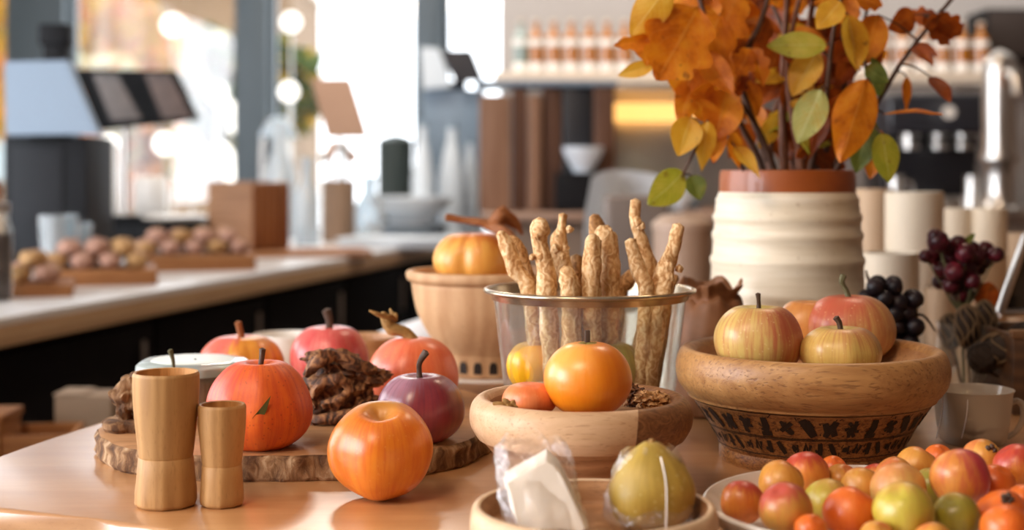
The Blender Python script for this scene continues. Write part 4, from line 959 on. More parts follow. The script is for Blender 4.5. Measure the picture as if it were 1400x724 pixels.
ap = [
 (1016, 684, 29, 'red', 1.05, 'red-shouldered apricot at the left rim of the white dish'),
 (1073, 693, 35, 'coral', 1.00, 'coral-topped olive apricot at the dish front, second from left'),
 (1069, 657, 30, 'gold', 1.09, 'golden apricot behind the coral-topped one'),
 (1101, 646, 31, 'red', 1.145, 'red-orange apricot at the back left of the heap'),
 (1131, 684, 32, 'yellow', 1.06, 'yellow-green plum between coral-topped apricot and bright tangerine-orange fruit'),
 (1165, 700, 37, 'orange', 1.00, 'bright orange fruit at the dish front left of the big yellow plum'),
 (1178, 664, 27, 'gold', 1.10, 'peach-coloured apricot behind the bright orange fruit'),
 (1235, 697, 40, 'yellow', .99, 'largest yellow-green plum at the front middle of the dish'),
 (1227, 667, 37, 'pale', 1.07, 'pale yellow apricot right behind the largest plum'),
 (1222, 648, 25, 'gold', 1.13, 'golden apricot peeking over the pale yellow one'),
 (1255, 636, 27, 'gold', 1.16, 'golden apricot at the back beside the pink-red peach'),
 (1284, 626, 20, 'orange', 1.205, 'small orange fruit at the far back against the carved bowl'),
 (1311, 650, 39, 'pink', 1.06, 'biggest pink-red peach on top of the heap'),
 (1307, 703, 31, 'olive', 1.00, 'olive-green plum at the front under the pink-red peach'),
 (1341, 624, 26, 'gold', 1.14, 'golden apricot with its navel showing behind the peach'),
 (1390, 637, 32, 'red', 1.09, 'red-orange apricot at the upper right edge of the photo'),
 (1362, 660, 26, 'orange', 1.09, 'orange fruit right beside the pink-red peach'),
 (1360, 692, 35, 'orange', 1.01, 'flattened orange persimmon with a dark calyx at the front right'),
 (1376, 722, 34, 'orange', .965, 'orange fruit cut by the bottom edge at the right'),
 (1400, 685, 24, 'orange', 1.04, 'orange fruit cut by the right edge of the photo'),
 (1270, 664, 26, 'olive', 1.11, 'olive apricot in shade behind the largest plum'),
 (1110, 724, 22, 'orange', .975, 'orange fruit barely showing at the bottom beneath the yellow plum'),
 (1200, 735, 24, 'gold', .97, 'golden fruit under the front of the heap at the bottom edge'),
 (1275, 738, 26, 'gold', .965, 'golden fruit at the bottom edge between the two front plums'),
 (1152, 656, 23, 'gold', 1.155, 'golden apricot at the back between the yellow-green plum and carved bowl'),
 (1197, 654, 22, 'red', 1.165, 'reddish apricot at the very back touching the shadow of the carved bowl'),
 (1140, 640, 18, 'orange', 1.17, 'small orange fruit at the back between the red and peach apricots')]
A_ = [[px, py, rp*1.04, c_, d] for px, py, rp, c_, d, l in ap]
def pos(q): return P(q[0], q[1], q[4]), q[2]/F*q[4]
for it in range(260):
    for i in range(len(A_)):
        for j in range(i):
            pi_, ri = pos(A_[i]); pj, rj = pos(A_[j])
            if (pi_-pj).length < .95*(ri+rj):
                a_, b_ = (i, j) if A_[i][4] > A_[j][4] else (j, i)
                A_[a_][4] += .0016; A_[b_][4] -= .0010
    for q in A_:
        while True:
            p, r = pos(q); dx = p.x-DC[0]; dy = p.y-DC[1]; rr = sqrt(dx*dx+dy*dy)
            if p.z-r*.95 < .0105 and q[4] > .94: q[4] -= .001
            else: break
for q, (_, _, _, _, _, lb) in zip(A_, ap):
    p, r = pos(q); an = (q[0]*7 % 6)
    t = thing('apricot' if q[3] in ('red', 'coral', 'gold', 'pale', 'pink', 'orange') else 'plum', lb, 'fruit', (p.x, p.y, p.z-r*.96), an, 'apricots and plums in the white dish')
    bm, zc_ = fruit_bm(r, r*(1.5 if lb.startswith('flattened') else 1.92), lobes=1, la=.02, dt=.05, db=.05, w=.25, nz=.025, seed=q[0])
    tl = Matrix.Rotation(.5, 3, 'X') @ Matrix.Rotation(.3, 3, 'Y')
    for v in bm.verts: v.co = tl @ (v.co-Vector((0, 0, r*.96)))+Vector((0, 0, r*.96))
    obj('flesh', bm, FM[q[3]], t, sharp=180)
    if lb.startswith('flattened') or 'navel' in lb:
        bm = bmesh.new(); M_ = Matrix.Rotation(-an, 3, 'Z')
        c0 = M_ @ (Vector((.25, -.8, .55)).normalized()*r*(.9 if lb[0] == 'f' else .97))+Vector((0, 0, r*.92))
        for k_ in range(5):
            o_ = Vector((cos(k_*1.26)*.0028, 0, sin(k_*1.26)*.0028)); blob(bm, c0+M_ @ o_, .0022, 2, .3, 1, k_)
        obj('calyx', bm, m_stem, t)
# ------------------------------------------------------------------ long white counter on the left
CA = atan2(.975, .221)
def Cn(px, y_):   # world point on the counter top under a pixel row
    d = D0(y_); return Vector((X(px, d), d, 0))
t = thing('service_counter', 'long white-topped service counter with a pale wood edge and black front running to the windows', 'counter', (-.965, 2.68, -.75), CA)
m_ctop = plain('white_counter_laminate', 'e3e2e2', .3, .02, 10, .01)
m_cedge = wood('counter_edge_wood', 'b3906c', 'c9a983', '96724e', 1.2, 0, .5, .2)
obj('counter_top', boxm(-1.3, 4.35, -.004, 1.15, .735, .752, .003), m_ctop, t)
obj('edge_band', boxm(-1.3, 4.35, -.006, .03, .695, .735, .002), m_cedge, t)
bm = bmesh.new(); box(bm, -1.28, 4.33, .12, 1.1, .0, .695)
obj('cabinet', bm, plain('black_cabinet', '0e0d10', .7, .1, 10, .02, spec=.15), t)
for k in range(8):
    p_ = obj('door_panel', boxm(-1.26+k*.7, -.58+k*.7, .1, .121, .08, .66, .004), plain('black_door_%d' % k, '100f12', .65, .1, 10, .02, spec=.15) if k == 0 else bpy.data.materials['black_door_0'], t)
    obj('handle', tubem([(-.66+k*.7, .085, .5), (-.66+k*.7, .085, .62)], .006, seg=8), m_steel, p_)
# crates low at the left between counter and table
t = thing('low_stool', 'dark low stool carrying boxes, hidden behind the table corner', 'stool', (X(60, 2.35), 2.42, -.75))
obj('seat', boxm(-.2, .22, -.13, .17, .495, .52, .004), m_black, t)
for a_ in (-.17, .19):
    for b_ in (-.1, .14): obj('leg', boxm(a_-.015, a_+.015, b_-.015, b_+.015, 0, .495), m_black, t)
m_crw = wood('orange_crate_wood', '8e5a30', 'a8713f', '5f3819', 2, 0, .6)
t = thing('wooden_box', 'orange-brown open wooden box on the stool in the dark behind the table corner', 'box', (X(40, 2.36), 2.38, -.229), .15)
for i_, (a0, a1, b0, b1) in enumerate(((-.075, .075, -.06, -.052), (-.075, .075, .052, .06), (-.075, -.067, -.052, .052), (.067, .075, -.052, .052))): obj('side', boxm(a0, a1, b0, b1, .004, .075, .001), m_crw, t)
obj('bottom', boxm(-.067, .067, -.052, .052, 0, .006), m_crw, t)
t = thing('wooden_box', 'tall brown box cut by the left edge of the photo beside the orange-brown one', 'box', (X(-22, 2.36), 2.36, -.229))
obj('carton', boxm(-.05, .045, -.05, .05, 0, .105, .003), m_crw, t); obj('lid', boxm(-.053, .048, -.053, .053, .095, .11, .002), m_crw, t)
t = thing('cardboard_box', 'dull beige cardboard box behind the orange-brown wooden box', 'box', (X(118, 2.5), 2.52, -.229))
obj('carton', boxm(-.05, .05, -.04, .04, 0, .115, .003), plain('beige_card', 'a08870', .8, .1, 10, .05), t)
obj('flap', boxm(-.052, .0, -.041, .041, .1155, .118, .0005), plain('beige_card_flap', 'b09880', .8, .1, 10, .05), t)

# boards with pastries
m_board = wood('serving_board_wood', '8f5c34', 'b07a4c', '64391b', 1.5, 0, .5, .3)
m_pastry = plain('pinkish_brown_pastry', 'd0a08a', .8, .3, 120, .5); m_pastry2 = plain('golden_pastry', 'cfa068', .8, .3, 120, .5)
def board(lb, px0, px1, yb, w, hh, nd):
    c = Cn((px0+px1)/2, yb); d = c.y
    L = (px1-px0)/F*d*1.02
    t = thing('serving_board', lb, 'board', (c.x, c.y+w*.5, 0), CA-pi/2+.9, 'boards of pastries on the counter')
    t.rotation_euler.z = .28
    obj('plank', boxm(-L/2, L/2, -w/2, w/2, 0, hh, .004), m_board, t)
    obj('foot_rail', boxm(-L*.45, L*.45, -w*.52, -w*.5, .002, hh*.5), m_board, t)
    return t, L
for (lb, px0, px1, yb, w, hh, n_, pos_, dark) in (
    ('brown wooden board of small pastries at the left edge of the counter', -30, 78, 408, .2, .03, 9, 'at the left edge', 0),
    ('brown wooden board heaped with pastries, middle of the three on the counter', 32, 192, 392, .24, .04, 16, 'middle', 0),
    ('brown wooden board of pink-brown pastries in front of the wooden block', 165, 328, 372, .28, .045, 16, 'third', 0)):
    t, L = board(lb, px0, px1, yb, w, hh, n_)
    rz_ = t.rotation_euler.z; proto = None
    rb = random.Random(px0)
    nx = max(2, int(L*.96/.064)); ny = max(2, int(w/.060)); spots = []
    for lay in (0, 1):
        for iy in range(ny-lay):
            for ix in range(nx-lay): spots.append(((ix-(nx-lay-1)/2)*.064, (iy-(ny-lay-1)/2)*.060, hh+.0005+lay*.030))
    for k, (lx, ly, zz) in enumerate(spots):
        p = Vector((t.location.x+lx*cos(rz_)-ly*sin(rz_), t.location.y+lx*sin(rz_)+ly*cos(rz_), zz))
        lbl = 'small %s pastry on the %s' % ('golden' if k % 3 == 0 else 'pinkish-brown', {'at the left edge': 'leftmost counter board', 'middle': 'middle counter board', 'third': 'counter board before the wooden block'}[pos_])
        q = tag(obj('pastry', (lambda b: (blob(b, (0, 0, .020), .0265, 3, .25, 1.2, k+px0, (1.12, 1, .72)), b)[1])(bmesh.new()), m_pastry2 if k % 3 == 0 else m_pastry), lbl, 'pastry', 'pastries on the ' + lb.split(' of ')[0][:20] + ' ' + pos_)
        mz = min(v.co.z for v in q.data.vertices)
        for v in q.data.vertices: v.co.z -= mz
        q.location = p; q.rotation_euler.z = rb.random()*6

# jar at the left edge
t = thing('preserving_jar', 'glass jar with dark contents and pale lid at the left edge of the counter', 'jar', (X(-8, 3.02), 2.9+.12, 0)); d_ = 3.02
r = 24/F*d_
obj('glass_wall', latm([(0, 0), (r*.95, 0), (r, .006), (r, .15), (r*.8, .175), (r*.8, .19), (0, .19)], 48), m_glass, t)
obj('contents', latm([(0, .006), (r*.9, .006), (r*.93, .012), (r*.93, .145), (0, .145)], 48), plain('dark_preserves', '4b3326', .7, .6, 120, .3), t)
obj('lid', latm([(0, .19), (r*.84, .19), (r*.86, .195), (r*.84, .21), (0, .213)], 48), m_steel, t)
obj('finial', latm([(0, .21), (.012, .212), (.018, .235), (.01, .26), (0, .262)], 24), plain('orange_clay', '9c5426', .6), t)
for (px, yb, d, rp, hp, lb) in ((62, 0, 3.45, 27, 72, 'empty drinking glass on the counter beside the dark jar'), (92, 0, 3.6, 18, 60, 'narrower drinking glass right of the wide one by the dark jar')):
    t = thing('drinking_glass', lb, 'glass', (X(px, d), d+.1, 0), group='drinking glasses on the counter'); r = rp/F*d; h = .27*hp/72*.55+.02
    obj('glass_wall', latm([(0, 0), (r*.8, 0), (r, h), (r*.94, h), (r*.75, .006), (0, .006)], 40), clear('glass_tumbler_%d' % rp, 'cfdde2', .05, .2, 1.6), t)

# till screens at the left
m_screenback = plain('pale_blue_grey_shell', '8fa2b6', .5, .03, 10, .01)
def panel(name, lb, cat, quad, d, th, mat, par=None):
    """a slab with the outline quad (px,py) standing at depth d"""
    ce = P(sum(q[0] for q in quad)/4, max(q[1] for q in quad), d)
    bm = bmesh.new(); A = [P(a, b, d)-ce for a, b in quad]; B = [v+Vector((0, th, 0)) for v in A]
    va = [bm.verts.new(v) for v in A]; vb = [bm.verts.new(v) for v in B]
    bm.faces.new(va); bm.faces.new(vb)
    for i in range(4): bm.faces.new((va[i], va[(i+1) % 4], vb[(i+1) % 4], vb[i]))
    bmesh.ops.bevel(bm, geom=bm.edges[:], offset=min(.004, th*.3), segments=2, affect='EDGES')
    return bm, ce
bm, ce = panel('', '', '', [(5, 84), (92, 82), (136, 183), (7, 185)], 4.0, .03, None)
t = thing('till_display', 'pale blue-grey back of a till screen standing on a dark cabinet at the left', 'screen', ce)
obj('shell', bm, m_screenback, t)
obj('neck', boxm(-.05, .05, .031, .06, -.012, .09, .003), m_black, t)
t = thing('till_cabinet', 'dark grey tall till cabinet under the pale screen at the left', 'cabinet', (X(62, 4.05), 4.2, 0))
zt = Z(185, 4.05)-.002
obj('cabinet', boxm(-.118, .118, -.15, .12, 0, zt, .004), plain('dark_grey_metal', '1c1e22', .6, .1, 10, .01, spec=.2), t)
obj('panel', boxm(-.095, .05, -.155, -.15, .05, zt-.03, .001), plain('mid_grey_metal', '2a2c30', .6, .1, 10, .01, spec=.2), t)
t = thing('card_reader', 'black device standing on top behind the pale till screen', 'device', (X(75, 4.2), 4.22, zt))
obj('device', boxm(-.035, .035, -.03, .03, 0, .33, .008), m_black, t); obj('head', boxm(-.045, .045, -.035, .035, .27, .335, .008), m_black, t)
t = thing('black_riser', 'low black riser box carrying the twin menu screen', 'box', (X(190, 5.0), 5.12, 0))
obj('riser', boxm(-.2, .22, -.12, .12, 0, .105, .006), m_black, t); obj('top_plate', boxm(-.21, .23, -.13, .13, .105, .112, .003), m_black, t)
bm, ce = panel('', '', '', [(101, 94), (240, 96), (272, 164), (136, 178)], 5.0, .03, None)
t = thing('menu_screen', 'black tilted twin menu screen on a thin pole left of the window post', 'screen', Vector((ce.x, 5.0, .112)))
o_ = Vector((ce.x, 5.0, .112)); sh = obj('housing', bm, plain('black_gloss', '08080a', .6, .05, 10, 0, spec=.15), t, loc=ce-o_)
for (qd, cc_) in (([(126, 101), (160, 101), (194, 163), (152, 165)], '6e5a4a'), ([(197, 100), (232, 100), (263, 161), (222, 162)], '7c6254')):
    b2, c2 = panel('', '', '', qd, 4.995, .006, None); obj('picture_panel', b2, plain('warm_picture_panel_'+cc_, cc_, .25, .5, 9, 0), sh, loc=c2-ce)
obj('pole', tubem([(X(171, 5.03)-o_.x, .03, 0), (X(171, 5.03)-o_.x, .03, Z(170, 5.0)-.112)], .012, n=1, seg=12), m_steel, t)
obj('base', boxm(X(171, 5.03)-o_.x-.1, X(171, 5.03)-o_.x+.1, -.05, .09, 0, .012, .003), m_black, t)
for (px, w_, h_, lb) in ((147, .028, .26, 'white upright carton left of the menu screen pole'), (205, .055, .14, 'white packet right of the menu screen pole')):
    t = thing('paper_packet', lb, 'packet', (X(px, 5.12), 5.14, .1122), group='white packets under the menu screen')
    obj('packet', boxm(-w_, w_, -.03, .03, 0, h_, .004), m_white, t); obj('seal', boxm(-w_*.9, w_*.9, -.01, .01, h_-.001, h_+.01, .001), m_white, t)
t = thing('scale', 'small dark counter scale with a white tray beside the pole', 'scale', (X(235, 4.7), 4.75, 0))
obj('body', boxm(-.1, .09, -.08, .08, 0, .11, .01), m_black, t); obj('tray', latm([(0, .115), (.1, .118), (.115, .13), (.11, .131), (.09, .122), (0, .119)], 40), m_white, t); obj('foot', boxm(-.05, .05, -.04, .04, .109, .1165), m_black, t)

# wooden block
t = thing('wooden_block', 'big block of stacked wood with a lighter left face and darker right face', 'box', (X(330, 4.6), 4.72, .022), -.62)
m_bl = wood('wood_block_light', '9c6f4c', 'b58661', '744a2c', 1.4, 0, .55, .2)
hb = Z(252, 4.6)-.022
obj('block', boxm(-.105, .105, -.085, .085, 0, hb, .004), m_bl, t)
bm = bmesh.new()
for k in range(6): box(bm, .106, .109, -.084+k*.0285, -.084+k*.0285+.024, 0.002, hb-.003, .001)
obj('side_slats', bm, wood('wood_block_dark', '7a4522', '935a30', '50290f', 1.4, 2, .5, .2), t)
obj('lid', boxm(-.106, .106, -.086, .086, hb, hb+.008, .002), m_bl, t)
t = thing('serving_board', 'flat empty wooden board under and right of the wooden block', 'board', (X(382, 4.55), 4.68, 0), .23)
obj('plank', boxm(-.26, .27, -.14, .14, 0, .02, .004), m_board, t); obj('batten', boxm(.2, .22, -.13, .13, .02, .0215), m_board, t)
# utensil tub
t = thing('utensil_holder', 'brown wooden utensil tub with spoons on the counter', 'holder', (X(463, 5.6), 5.6, 0))
r = 23/F*5.6; zt = Z(246, 5.6)
obj('tub', latm([(0, 0), (r, 0), (r, zt), (r*.88, zt), (r*.88, .01), (0, .01)], 40), wood('grey_brown_tub_wood', '866b55', '9c8069', '6a4e38', 1.5, 2, .6), t)
for k in range(6):
    a_ = k*1.05; e_ = Vector((.055*cos(a_), .04*sin(a_), zt+.09+.02*(k % 3)))
    u = obj('utensil', tubem([(.02*cos(a_), .02*sin(a_), .012), tuple(e_)], .005, n=1, seg=8), m_steel if k % 2 else m_bl, t)
    obj('spoon_bowl', (lambda b: (blob(b, e_, .02, 2, .05, 1, 1, (1, .4, 1.3)), b)[1])(bmesh.new()), m_steel if k % 2 else m_bl, u)
G = 'clear glass carafes around the utensil tub'
for (px, d, rp, top, lb) in ((420, 5.3, 17, 215, 'clear glass carafe between the wooden block and utensil tub'), (505, 5.5, 20, 240, 'clear glass carafe right of the utensil tub'), (383, 5.9, 22, 165, 'tall pale glass bottle behind the wooden block')):
    t = thing('glass_carafe', lb, 'carafe', (X(px, d), d, 0), group=G); r = rp/F*d; h = Z(top, d)
    obj('glass_wall', latm([(0, 0), (r, 0), (r, h*.55), (r*.45, h*.75), (r*.5, h), (r*.42, h), (r*.38, h*.76), (r*.9, h*.54), (r*.9, .01), (0, .01)], 40), clear('pale_carafe_glass_%d' % px, 'dde8ee', .08, .3, 2), t)
# kraft board on easel
bm, ce = panel('', '', '', [(424, 107), (479, 107), (504, 188), (447, 188)], 5.9, .015, None)
t = thing('menu_board', 'small plain brown menu board leaning back on a stand in front of the bright window', 'sign', Vector((ce.x, 5.9, 0)))
obj('board', bm, plain('kraft_brown', 'a8866f', .8, .05, 20, .02), t, loc=ce-Vector((ce.x, 5.9, 0)))
obj('stand', tubem([(0, .012, ce.z), (0, .03, 0)], .008, n=1, seg=8), m_steel, t); obj('base', latm([(0, 0), (.06, 0), (.06, .008), (0, .012)], 32, oy=.03), m_steel, t)
# desk lamp
t = thing('desk_lamp', 'pale metal desk lamp with a bent neck left of the menu board', 'lamp', (X(362, 6.2), 6.2, 0))
obj('base', latm([(0, 0), (.07, 0), (.07, .012), (.02, .02), (0, .02)], 32), m_steel, t)
obj('arm', tubem([(0, 0, .02), (-.01, 0, .3), (.0, 0, .44), (.03, 0, .5)], .016, seg=10), m_steel, t)
obj('shade', latm(smooth_prof([(.005, .09), (.03, .08), (.07, .03), (.085, 0), (.08, .0), (.06, .03), (.0, .07)], 3), 32, ox=.06, oz=.43), plain('pale_blue_enamel', 'b7c8d6', .3), t)
# bowls and plates on the counter's far end
m_bw = plain('bluish_white_china', 'dde6ee', .3, .03, 10, .01)
def openbowl(lb, px, yb, d, rp, hp, group, mat=m_bw, z0=0, name='china_bowl', cat='bowl'):
    r = rp/F*d; h = hp/F*d
    t = thing(name, lb, cat, (X(px, d), d, z0), group=group)
    obj('bowl_wall', latm(smooth_prof([(0, 0), (r*.45, 0), (r*.5, h*.1), (r*.9, h*.7), (r, h), (r*.96, h), (r*.85, h*.7), (r*.4, h*.16), (0, h*.14)], 3), 48), mat, t); return t
t = thing('white_tray', 'white rectangular tray on the counter edge under the china bowls', 'tray', (X(560, 5.2)-.03, 5.28, 0), -.2)
obj('tray', boxm(-.2, .2, -.16, .16, 0, .03, .006), m_bw, t); obj('rim', boxm(-.21, .21, -.17, .17, .03, .036, .003), m_bw, t)
t = thing('plate_stack', 'stack of bluish plates behind the white tray', 'plates', (X(555, 5.75), 5.8, 0))
obj('plates', latm([(0, 0), (.1, 0), (.165, .02), (.165, .03), (.15, .032), (.168, .04), (.168, .05), (.15, .052), (.17, .06), (.165, .065), (.1, .055), (0, .055)], 48), plain('slate_blue_china', '8c9fb0', .3), t); obj('top_plate', latm([(0, .056), (.1, .057), (.17, .067), (.168, .07), (.1, .061), (0, .06)], 48), m_bw, t)
openbowl('wide bluish-white china bowl on top of the plate stack', 562, 0, 5.8, 57, 34, 'china bowls on the counter', z0=.0705)
t = thing('cooking_pot', 'dark round pot behind the china bowl in front of the bright window', 'pot', (X(540, 6.4), 6.42, 0))
r = 23/F*6.4
obj('pot', latm([(0, 0), (r, 0), (r*1.05, .02), (r*1.05, Z(192, 6.4)-.01), (r*1.1, Z(192, 6.4)), (r*.9, Z(192, 6.4)), (0, Z(192, 6.4)-.01)], 40), plain('dark_green_grey_enamel', '39423f', .4), t)
obj('pot_lid', latm([(0, .03), (r*.6, .02), (r*1.08, 0), (0, -.002)], 40, oz=Z(192, 6.4)), plain('dark_grey_enamel', '4a5553', .4), t)
G = 'tall pale bottles left of the coffee machine'
for i, (px, rp, top) in enumerate(((578, 15, 165), (618, 18, 168), (643, 13, 190))):
    d = 6.0+.12*i; t = thing('white_bottle', ['slim white bottle right of the dark pot', 'broad white bottle, middle of three by the dark pot', 'short white bottle closest to the coffee machine'][i], 'bottle', (X(px, d), d, 0), group=G)
    r = rp/F*d; h = Z(top, d)
    obj('body', latm([(0, 0), (r, 0), (r*1.02, h*.5), (r*.6, h*.75), (r*.35, h*.85), (r*.35, h*.95), (0, h*.95)], 32), m_bw, t); obj('cap', latm([(0, h*.95), (r*.4, h*.95), (r*.4, h), (0, h)], 24), plain('blue_grey_cap_%d' % i, '8fa3b5', .4), t)
# tilted tablet and blue-grey machine
t = thing('tablet_machine', 'blue-grey machine with a white tilted side panel and a dark sloping screen', 'machine', (X(620, 6.7), 6.75, 0))
w = 42/F*6.7; zt = Z(122, 6.7)
obj('body', boxm(-w, w, -.06, .14, 0, zt, .01), plain('blue_grey_steel', '8396a8', .35, .05, 10, 0), t)
bm, ce = panel('', '', '', [(602, 68), (645, 68), (662, 110), (622, 112)], 6.6, .03, None); obj('screen', bm, plain('dark_screen', '2e2f36', .25), t, loc=ce-t.location)
bm, ce = panel('', '', '', [(575, 64), (600, 66), (618, 118), (578, 122)], 6.62, .05, None); obj('side_panel', bm, m_bw, t, loc=ce-t.location)
obj('neck', boxm(-.02, .06, -.05, 0, zt, zt+.04), m_black, t)

# ------------------------------------------------------------------ back bar, right
t = thing('back_bar', 'back counter with a brown top and tan front behind the vase', 'counter', (1.0, 4.9, -.75))
obj('bar_top', boxm(-1.1, 2.28, -.45, .5, .87, .895, .004), wood('pinkish_brown_top', '8f705e', 'a98a76', '6f5242', 1, 0, .4, .2), t)
obj('bar_front', boxm(-1.05, 2.27, -.36, .48, 0, .87), plain('tan_bar_front', 'a08672', .6, .1, 4, .02), t)
obj('kick_board', boxm(-1.04, 2.26, -.37, -.36, 0, .1), m_black, t)
BT = .1452
# coffee machine / brewing cabinets
m_dkw = wood('dark_walnut', '4a2f20', '6b4631', '2c190f', 1.2, 2, .5, .2); m_mdw = wood('mid_walnut', '7d5a44', '9a7359', '5a3c2a', 1.2, 2, .5, .2)
t = thing('brewing_cabinet', 'tall brown and black drinks cabinet with wooden side panels behind the roots', 'cabinet', (X(745, 4.85), 4.9, BT))
zt = Z(118, 4.8)-BT
for (p0, p1, mt, dy, nm) in ((655, 700, m_mdw, 0, 'wood_panel'), (700, 722, m_dkw, .02, 'wood_panel'), (722, 742, m_mdw, 0, 'wood_panel'), (770, 812, plain('near_black_panel', '1d1f25', .4), .02, 'black_panel'), (742, 770, m_dkw, .03, 'wood_panel'), (812, 842, m_dkw, 0, 'wood_panel')):
    o_ = obj(nm, boxm(X(p0, 4.8)-t.location.x, X(p1, 4.8)-t.location.x-.004, -.1+dy, .14, 0, zt-(.03 if nm[0] == 'w' and mt is m_mdw else 0), .005), mt, t)
obj('top_plate', boxm(X(650, 4.8)-t.location.x, X(845, 4.8)-t.location.x, -.11, .15, zt, zt+.02, .004), plain('blue_grey_plate', '7f90a0', .3), t)
obj('drip_shelf', boxm(X(760, 4.7)-t.location.x, X(835, 4.7)-t.location.x, -.2, -.101, .0, Z(236, 4.65)-BT, .004), m_black, t)
openbowl('small white bowl standing on the black shelf of the drinks cabinet', 797, 0, 4.75, 28, 34, 'white bowls on the back bar', z0=Z(236, 4.65)+.0005)
# warm pastry case
t = thing('lit_display_case', 'small warm-lit glass display case right of the drinks cabinet', 'display case', (X(895, 5.0), 5.05, BT))
w = 58/F*5.0
obj('base', boxm(-w, w, -.12, .15, 0, .11, .004), plain('steel_blue_base', '6d7b85', .4), t)
obj('case_back', boxm(-w, w, .14, .15, .11, Z(126, 5)-BT, .001), m_steel, t)
l_ = obj('lamp_strip', boxm(-w*.95, w*.95, -.06, .13, Z(164, 5)-BT, Z(140, 5)-BT, .006), emit('warm_lamp_glow', 'ffb868', 2.2), t)
obj('case_top', boxm(-w, w, -.12, .15, Z(126, 5)-BT, Z(120, 5)-BT, .002), m_steel, t)
obj('front_glass', boxm(-w, w, -.12, -.116, .11, Z(126, 5)-BT, 0), m_glass, t)
G = 'teapots and pots on the back bar'
for (px, d, rp, hp, lb) in ((888, 4.62, 26, 40, 'round white teapot in front of the lit display case'), (925, 4.62, 18, 30, 'smaller pale pot right of the round white teapot')):
    t = thing('teapot', lb, 'teapot', (X(px, d), d, BT), group=G); r = rp/F*d; h = hp*1.35/F*d
    obj('body', latm(smooth_prof([(0, 0), (r*.5, 0), (r, h*.4), (r*.9, h*.7), (r*.4, h*.88), (0, h*.9)], 4), 40), m_bw, t); obj('lid_knob', latm([(0, h*.88), (r*.15, h*.9), (r*.18, h), (0, h*1.02)], 20), m_steel, t)
    obj('spout', tubem([(r*.7, 0, h*.4), (r*1.3, 0, h*.55), (r*1.5, 0, h*.8)], [r*.2, r*.13, r*.1]), m_bw, t)
    obj('handle', tubem([(-r*.8, 0, h*.7), (-r*1.4, 0, h*.65), (-r*1.4, 0, h*.35), (-r*.85, 0, h*.25)], r*.09), m_steel, t)
# white chair in the aisle
t = thing('bar_chair', 'white-backed bar chair with a grey seat pad standing in the aisle', 'chair', (X(868, 3.3), 3.42, -.75), .25)
zc = Z(232, 3.3)+.75
bm = bmesh.new(); R = []
for i in range(13):
    v = i/12; row = []
    for j in range(17):
        u = 2*j/16-1; wd = .105+.018*sin(pi*v); row.append(bm.verts.new((u*wd*(1-.25*max(0, v-.75)), -.03+.10*(1-u*u)*1.0+.03*v, .66+(zc-.66)*v*(1-.05*u*u))))
    R.append(row)
for A, B in zip(R, R[1:]):
    for j in range(16): bm.faces.new((A[j], A[j+1], B[j+1], B[j]))
bmesh.ops.solidify(bm, geom=bm.faces[:], thickness=.022)
obj('backrest', bm, plain('white_upholstery', 'dcdcdc', .7, .05, 30, .1), t)
obj('seat', boxm(-.14, .14, -.2, .1, .63, .68, .02), plain('grey_upholstery', '77736f', .8, .1, 30, .1), t)
obj('back_pad', boxm(-.08, .08, -.055, -.02, .72, zc-.06, .015), plain('grey_brown_pad', '8d8078', .8, .1, 30, .1), t)
for a_ in (-1, 1):
    for b_ in (-1, 1): obj('leg', tubem([(a_*.11, -.05+b_*.12, .64), (a_*.15, -.05+b_*.17, 0)], .012, n=1, seg=10), m_black, t)
obj('foot_ring', boxm(-.14, .14, -.2, -.18, .22, .24), m_black, t)
t = thing('flour_bin', 'tall beige bin standing on the floor left of the vase', 'bin', (X(935, 2.95), 2.98, -.75))
zb = Z(292, 2.95)+.75; r = 40/F*2.95
obj('bin', latm([(0, 0), (r*.9, 0), (r, .02), (r, zb-.03), (0, zb-.03)], 48), plain('beige_enamel', 'ab8f7a', .55), t); obj('bin_lid', latm([(0, zb), (r*.7, zb-.004), (r*1.05, zb-.02), (r*1.05, zb-.032), (0, zb-.032)], 48), plain('beige_enamel_lid', 'b89d88', .55), t)
# shelves with bottles
sy = 5.3
def shelf(lb, ytop, px0, px1, mat):
    t = thing('wall_shelf', lb, 'shelf', (X((px0+px1)/2, sy), sy+.09, Z(ytop, sy-.1))); w = (px1-px0)/2/F*sy
    obj('board', boxm(-w, w, -.17, .16, -.045, 0, .003), mat, t)
    for k in (-.9, 0, .9): obj('bracket', boxm(k*w-.01, k*w+.01, -.12, .155, -.075, -.046, .002), m_steel, t)
m_shelf = plain('cream_shelf', 'd9c8b4', .5, .04, 10, .01)
shelf('long cream wall shelf carrying the row of amber bottles', 97, 676, 1372, m_shelf)
zs = Z(97, sy-.1)+.0005
m_amb = plain('amber_bottle_glass', 'a8640c', .15, .1, 10, 0, coat=.6); m_lab = plain('white_bottle_label', 'e9e6df', .6, .02, 10, .01)
def bottle(px, lb, grp, mat, k=1.0):
    t = thing('bottle', lb, 'bottle', (X(px, sy), sy, zs), group=grp); r = 10.5/F*sy; h = 73/F*sy*k
    obj('glass', latm(smooth_prof([(0, 0), (r*.95, 0), (r, .006), (r, h*.62), (r*.75, h*.72), (r*.4, h*.8), (r*.38, h*.94), (0, h*.95)], 3), 28), mat, t)
    obj('label', latm([(r*1.01, h*.03), (r*1.015, h*.62)], 28), m_lab, t)
    obj('cap', latm([(0, h*.94), (r*.45, h*.94), (r*.45, h), (0, h)], 20), plain('pale_cap', 'c9b8a8', .4) if 'pale_cap' not in bpy.data.materials else bpy.data.materials['pale_cap'], t)
    return t
b0 = bottle(733, 'amber bottle with a white label on the shelf left of the bouquet', 'amber bottles on the shelf left of the bouquet', m_amb)
for px in (757, 781, 806, 830, 854): dup(b0, (X(px, sy), sy, zs))
b1 = bottle(1207, 'amber bottle with a white label on the shelf right of the bouquet', 'amber bottles on the shelf right of the bouquet', m_amb, .95)
